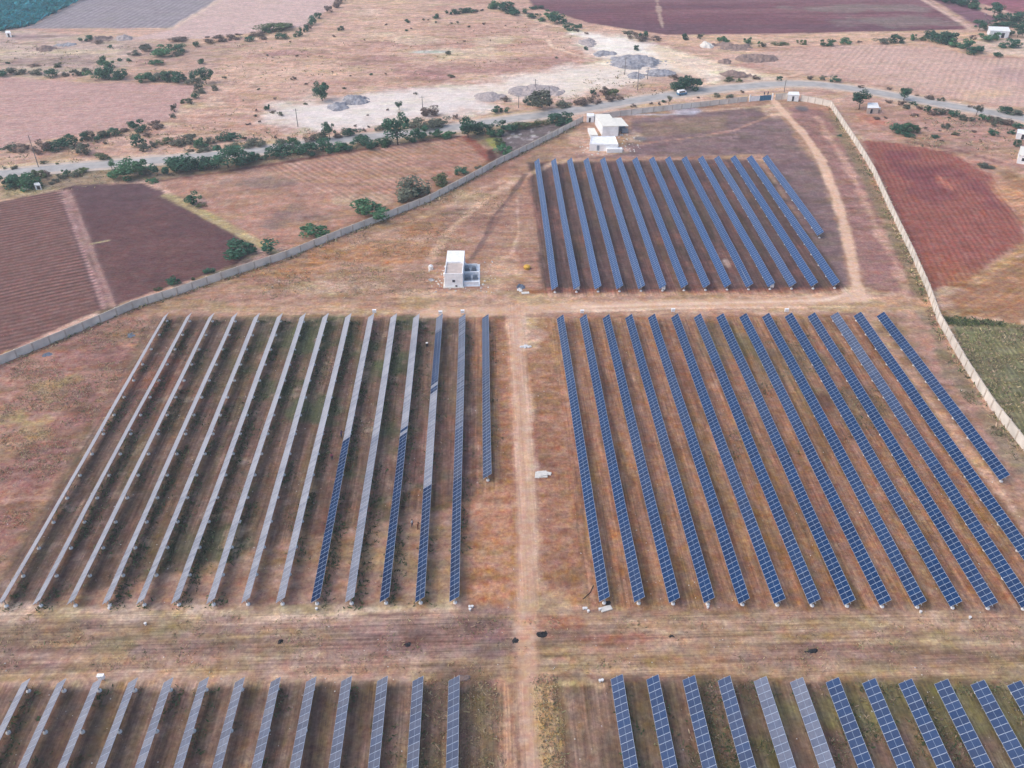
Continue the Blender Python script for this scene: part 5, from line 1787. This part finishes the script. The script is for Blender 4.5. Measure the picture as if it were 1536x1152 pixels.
cluster([(1398, 59, 20, 11, 'd'), (1412, 64, 26, 14, 'd'), (1428, 68, 26, 16, 'd'), (1444, 73, 24, 12, 'm'), (1460, 80, 24, 12, 'd'), (1470, 78, 12, 8, 'm'), (1496, 86, 12, 7, 'd'), (1487, 62, 26, 10, 'm'), (1518, 72, 24, 11, 'd'), (1460, 59, 9, 5, 'b'), (1514, 58, 7, 3, 'b'), (1507, 53, 16, 8, 'd'), (1486, 48, 16, 8, 'g')],
        "{} bush in the thicket near the far right shed", "bushes near the far right shed")
cluster([(1425, 4, 24, 9, 'd'), (1440, 5, 28, 12, 'd'), (1452, 10, 24, 12, 'd'), (1464, 15, 18, 9, 'm'), (1498, 30, 12, 7, 'd'), (1514, 33, 22, 12, 'd'), (1530, 35, 26, 13, 'd'), (1500, 39, 22, 6, 'd'), (1518, 40, 22, 6, 'd'), (1478, 15, 8, 5, 'b')],
        "{} bush in the hedge at the top right corner", "bushes in the top right corner")
cluster([(1170, 121, 9, 7, 'd'), (1215, 120, 9, 5, 'b'), (1234, 121, 9, 6, 'g'), (1255, 123, 15, 7, 'd'), (1292, 132, 9, 3, 'b'), (1336, 135, 10, 3, 'b'), (1412, 152, 9, 6, 'g'), (1394, 149, 14, 4, 'b'), (1375, 144, 8, 3, 'b'), (1511, 171, 16, 11, 'd'), (1524, 173, 18, 7, 'g'), (1455, 161, 8, 4, 'b'), (1095, 122, 14, 5, 'o'), (1110, 123, 10, 5, 'o'), (1135, 119, 12, 4, 'b')],
        "{} bush on the outer side of the road bend", "bushes outside the road bend")
cluster([(1353, 158, 10, 7, 'b'), (1361, 163, 12, 5, 'g'), (1370, 158, 10, 4, 'd'), (1391, 168, 10, 9, 'm'), (1380, 164, 10, 5, 'b'), (1398, 173, 12, 6, 'b'), (1408, 172, 14, 9, 'g'), (1420, 171, 12, 6, 'b'), (1430, 175, 14, 8, 'd'), (1445, 181, 12, 8, 'g'), (1456, 182, 12, 6, 'g'), (1425, 178, 6, 3, 'd'), (1476, 182, 13, 9, 'm'),
         (1490, 184, 14, 8, 'b'), (1500, 186, 14, 8, 'g'), (1515, 189, 14, 9, 'b'), (1528, 194, 14, 8, 'd'), (1490, 190, 10, 7, 'g'), (1374, 175, 10, 4, 'b'), (1334, 155, 10, 4, 'b'), (1316, 180, 10, 4, 'b'), (1328, 178, 8, 3, 'b')],
        "{} bush on the inner road side right of the white roofed hut", "bushes inside the road bend")
cluster([(1350, 200, 18, 13, 'd'), (1362, 201, 22, 16, 'm'), (1374, 200, 12, 10, 'o'), (1366, 205, 16, 6, 'd'), (1418, 194, 10, 10, 'g'), (1389, 193, 7, 4, 'b'), (1403, 207, 12, 4, 'd'), (1414, 213, 8, 3, 'b'), (1462, 200, 8, 6, 'b'), (1492, 203, 14, 8, 'd'), (1520, 202, 11, 6, 'd'), (1527, 220, 12, 10, 'd'), (1410, 197, 5, 3, 'b'), (1432, 203, 10, 4, 'o'), (1480, 252, 20, 4, 'g'), (1260, 205, 8, 4, 'd')],
        "{} bush on the open ground above the red field", "bushes above the red field")
cluster([(611, 34, 9, 5, 'd'), (580, 38, 6, 3, 'b'), (654, 28, 12, 6, 'd'), (635, 31, 5, 4, 'g'), (643, 31, 4, 3, 'b'), (677, 22, 13, 8, 'd'), (693, 20, 16, 6, 'd'), (704, 19, 14, 6, 'd'), (713, 18, 9, 3, 'b'), (724, 17, 8, 4, 'b'), (654, 35, 6, 4, 'g'), (677, 36, 6, 3, 'g'), (686, 35, 6, 4, 'g'), (703, 41, 7, 3, 'g'), (725, 37, 6, 4, 'b'), (610, 47, 6, 4, 'd'), (617, 44, 4, 3, 'b'), (759, 39, 4, 2, 'b'), (512, 46, 9, 6, 'd'), (500, 56, 6, 4, 'b'), (546, 61, 4, 3, 'b'), (697, 63, 5, 3, 'b'), (556, 113, 7, 5, 'd'), (578, 112, 5, 3, 'b'), (526, 115, 4, 3, 'b'), (516, 134, 7, 4, 'o'), (678, 117, 10, 4, 'o'), (623, 142, 7, 4, 'g'), (835, 88, 6, 4, 'g'), (672, 82, 9, 5, 'g')],
        "{} small shrub scattered on the dry scrub above the quarry", "small shrubs above the quarry")
cluster([(402, 166, 9, 8, 'd'), (410, 168, 7, 3, 'b'), (408, 171, 8, 3, 'b'), (421, 174, 9, 6, 'g'), (385, 167, 5, 5, 'b'), (383, 176, 6, 5, 'g'), (375, 187, 7, 3, 'b'), (369, 188, 6, 3, 'b'), (390, 184, 6, 4, 'b'), (336, 118, 8, 4, 'g'), (388, 135, 7, 3, 'o'), (401, 84, 6, 3, 'g'), (446, 85, 7, 3, 'b'), (440, 120, 10, 4, 'b'), (412, 149, 6, 4, 'b'), (458, 157, 8, 4, 'o'), (498, 109, 5, 3, 'b'), (460, 127, 8, 3, 'b'), (435, 64, 4, 4, 'b')],
        "{} small shrub scattered on the dry scrub left of the quarry", "small shrubs left of the quarry")
for x, y, w_, h_, c, lb in ((288, 305, 22, 14, 'm', "green bush on the yellow bank between the dark and tan fields"), (302, 312, 12, 6, 'o', "yellowish bush beside the green one on the field bank"),
                            (618, 300, 40, 26, 'g', "large grey green bush by the long wall below the striped field"), (632, 297, 20, 14, 'd', "darker bush touching the right of the large grey green one by the wall"),
                            (555, 330, 42, 22, 'm', "bright green bush at the long wall under the tan field"), (660, 282, 26, 13, 'o', "olive bush by the long wall right of the large grey green one"),
                            (692, 264, 16, 11, 'd', "small dark bush nearest the head of the tan field by the wall"), (472, 355, 30, 15, 'm', "green bush at the lower tip of the tan field"),
                            (373, 392, 50, 22, 'd', "wide dark bush at the long wall where the dark field ends"), (257, 430, 16, 12, 'd', "small dark bush by the long wall below the dark field"),
                            (313, 411, 13, 8, 'd', "tiny dark bush by the long wall left of the wide dark one"), (236, 436, 9, 4, 'o', "smallest olive bush at the foot of the long wall"),
                            (757, 231, 20, 13, 'm', "bright green bush between the tan field and the long wall head"), (748, 218, 16, 10, 'o', "yellow green bush at the head of the tan field"),
                            (718, 254, 10, 5, 'g', "little grey bush by the wall below the red field corner"), (600, 304, 12, 7, 'g', "little grey bush left of the large one by the wall"), (288, 420, 8, 4, 'o', "little olive tuft bush by the wall below the dark field")):
    shrub(x, y, w_, h_, c, lb, None)


# ---- ground cover nobody could count
def tufts(name, pts, mats, hgt, spread, blades=5):
    mb = MB()
    r_ = random.Random(len(pts))
    for (x, y, s) in pts:
        for _ in range(blades):
            a = r_.uniform(0, 6.28)
            ox, oy = r_.gauss(0, spread * s), r_.gauss(0, spread * s)
            h = hgt * s * r_.uniform(.5, 1.2)
            w_ = h * r_.uniform(.25, .5)
            lx, ly = r_.gauss(0, h * 1.1), r_.gauss(0, h * 1.1)
            dx, dy = math.cos(a) * w_, math.sin(a) * w_
            b = (x + ox, y + oy)
            mb.add([(b[0] - dx, b[1] - dy, -.02), (b[0] + dx, b[1] + dy, -.02), (b[0] + dx * .8 + lx, b[1] + dy * .8 + ly, h), (b[0] - dx * .4 + lx, b[1] - dy * .4 + ly, h * .9)],
                   [(0, 1, 2, 3)], r_.randrange(len(mats)))
    o = mb.build(name, mats)
    return tag(o, kind='stuff')


def scatter(poly, n, seed, thr=None, scale=6, smin=.6, smax=1.4):
    r_ = np.random.default_rng(seed)
    P = np.array(poly)
    lo, hi = P.min(0), P.max(0)
    xy = r_.uniform(lo, hi, (n * 4, 2))
    ok = poly_sd(xy[:, 0], xy[:, 1], poly) > 0
    if thr is not None:
        ok &= fbm(xy[:, 0], xy[:, 1], scale, 3, seed) > thr
    xy = xy[ok][:n]
    return [(x, y, s) for (x, y), s in zip(xy, r_.uniform(smin, smax, len(xy)))]


pts = []
rr = random.Random(5)
for r in rows:
    if r['block'] in 'LCB':
        L_ = (r['b'] - r['a']).length
        d = (r['b'] - r['a']) / L_
        dens = 2.6 if r['block'] == 'L' and r['k'] > 1 else 1.2
        s = 0.0
        ph = rr.uniform(0, 50)
        while s < L_:
            v = vnoise(np.array([s / 5 + ph]), np.array([r['k'] * 3.3 + ph]), 9)[0]
            if v > (.42 if dens > 2 else .55):
                for _ in range(int(1 + dens * v * 2)):
                    off = rr.gauss(0.7, .8)
                    pts.append((r['a'].x + d.x * s + off, r['a'].y + d.y * s + rr.uniform(-.4, .4), rr.uniform(.5, 1.3)))
            s += 0.55
tufts("weeds", pts, [M['weed'], M['weedp'], M['weed'], M['leaf_olive']], .26, .26, 5)
pts = scatter(block_poly('L', 1, 0), 1500, 31, .28, 7)
pts += scatter(W([(1040, 1020), (1600, 1030), (1700, 1180), (1030, 1180)]), 1500, 32, .1, 5)
pts += scatter(W([(1250, 176), (1262, 178), (1340, 330), (1385, 440), (1372, 442), (1300, 285)]), 700, 33, -.1, 4)
pts += scatter(W([(1390, 470), (1404, 485), (1470, 605), (1540, 690), (1530, 700), (1440, 590)]), 600, 34, .0, 4)
pts += scatter(W([(1050, 480), (1290, 478), (1380, 700), (1060, 700)]), 900, 35, .3, 7)
tufts("low_weeds", pts, [M['weed'], M['weedp'], M['weedp'], M['strawp']], .20, .3, 4)
pts = scatter(W([(-80, 560), (200, 475), (235, 480), (60, 760), (-20, 880), (-120, 900)]), 4500, 41, -.1, 6)
pts += scatter(W([(270, 455), (430, 395), (520, 360), (700, 280), (760, 300), (640, 440)]), 3200, 42, .0, 6)
pts += scatter(W([(-60, 920), (1600, 930), (1640, 1010), (-60, 1010)]), 1300, 43, -.05, 4)
pts += scatter(W([(800, 1016), (835, 1016), (850, 1180), (818, 1180)]), 500, 44, None)
pts += scatter(W([(620, 1020), (745, 1016), (760, 1180), (600, 1180)]), 700, 45, None)
tufts("dry_grass", pts, [M['straw'], M['strawp'], M['weedp'], M['straw']], .17, .35, 4)
pts = scatter(W([(300, 70), (860, 20), (880, 90), (640, 128), (400, 175), (310, 190)]), 900, 51, .05, 14, .6, 2.2)
pts += scatter(W([(240, 185), (480, 195), (480, 212), (240, 235), (0, 250), (0, 232)]), 900, 52, .0, 8, .6, 2.2)
pts += scatter(W([(1310, 165), (1540, 190), (1540, 240), (1350, 215)]), 700, 53, .0, 8, .6, 2.2)
pts += scatter(W([(900, 105), (1060, 120), (1000, 140), (860, 158), (820, 160)]), 500, 54, .0, 6, .6, 2.2)
pts += scatter(W([(0, 60), (200, 66), (240, 110), (0, 108)]), 500, 55, .0, 8, .6, 2.4)
pts += scatter(W([(0, 268), (240, 250), (560, 212), (700, 198), (690, 206), (400, 244), (215, 272), (0, 300)]), 1200, 56, None, 8, .6, 2.0)
pts = [(x, y, s_ * .75) for x, y, s_ in pts[::2]]
tufts("scrub", pts, [M['leaf_grey'], M['strawp'], M['weedp'], M['straw']], .34, .35, 4)
pts = scatter(F_CROP, 2600, 61, -.5, 3, .6, 1.3)
tufts("field_crop", pts, [M['weedp'], M['strawp'], M['straw'], M['weedp']], .30, .25, 4)
pts = scatter(F_EDGE, 260, 62, None, 3, .8, 1.6)
tufts("green_margin", pts, [M['weed'], M['weedp']], .28, .3, 4)
pts = scatter(F_TEAL, 7000, 63, None, 3, .8, 1.3)
tufts("teal_crop", pts, [M['leaf_teal']], 2.2, .7, 3)

def along(px, n, seed, off=(0.4, 1.4), side=(-1, 1)):
    r_ = random.Random(seed)
    P = [at(*p) for p in px]
    out = []
    Ls = [(P[i + 1] - P[i]).length for i in range(len(P) - 1)]
    for _ in range(n):
        i = r_.choices(range(len(Ls)), Ls)[0]
        d = (P[i + 1] - P[i]).normalized()
        q = P[i].lerp(P[i + 1], r_.random())
        o = r_.choice(side) * r_.uniform(*off)
        out.append((q.x - d.y * o, q.y + d.x * o, r_.uniform(.6, 1.6)))
    return out


pts = along([(0, 547), (200, 463), (333, 419), (430, 387), (512, 354), (645, 302), (745, 248), (845, 198), (874, 183)], 900, 71)
pts += along([(1245, 160), (1270, 198), (1310, 262), (1367, 384), (1406, 481), (1447, 553), (1536, 676)], 700, 72)
tufts("wall_foot_weeds", pts, [M['weedp'], M['strawp'], M['weed'], M['straw']], .36, .3, 4)
st = MB()
r_ = random.Random(91)
for (x, y, s_) in scatter(W([(-60, 480), (1420, 470), (1700, 1180), (-300, 1180)]), 2600, 81, -.3, 9, .4, 1.5) + scatter(W([(640, 392), (745, 392), (745, 440), (640, 440)]), 160, 83, None, 8, 1.5, 4.5) + scatter(W([(870, 205), (960, 200), (960, 235), (860, 235)]), 140, 84, None, 8, 2, 5) + scatter(W([(300, 455), (430, 395), (700, 280), (790, 260), (790, 450)]), 500, 82, None, 8, .5, 1.8):
    a = 0.07 * s_ * r_.uniform(.6, 1.5)
    vs = [(x + a * math.cos(t) * r_.uniform(.6, 1.3), y + a * math.sin(t) * r_.uniform(.6, 1.3), -.02) for t in (0, 1.26, 2.5, 3.8, 5.0)]
    vs.append((x + r_.uniform(-.2, .2) * a, y + r_.uniform(-.2, .2) * a, a * r_.uniform(.6, 1.0)))
    st.add(vs, [(i, (i + 1) % 5, 5) for i in range(5)], r_.choice((0, 0, 1)))
tag(st.build("stones", [M['slab'], M['rubble']]), kind='stuff')

# ------------------------------------------------------------------ haze: the air over the plain
HAZE = 0.00036
if HAZE:
    mh, nth, Nh, bh = new_mat("haze_air")
    Nh.remove(bh)
    pv = Nh.new("ShaderNodeVolumePrincipled")
    pv.inputs["Color"].default_value = (0.80, 0.88, 1.0, 1)
    pv.inputs["Density"].default_value = HAZE
    pv.inputs["Anisotropy"].default_value = 0.2
    nth.links.new(pv.outputs[0], Nh["Material Output"].inputs["Volume"])
    tag(MB().box(-6200, 6200, -800, 7200, -1.5, 125).build("haze", mh), kind='stuff')
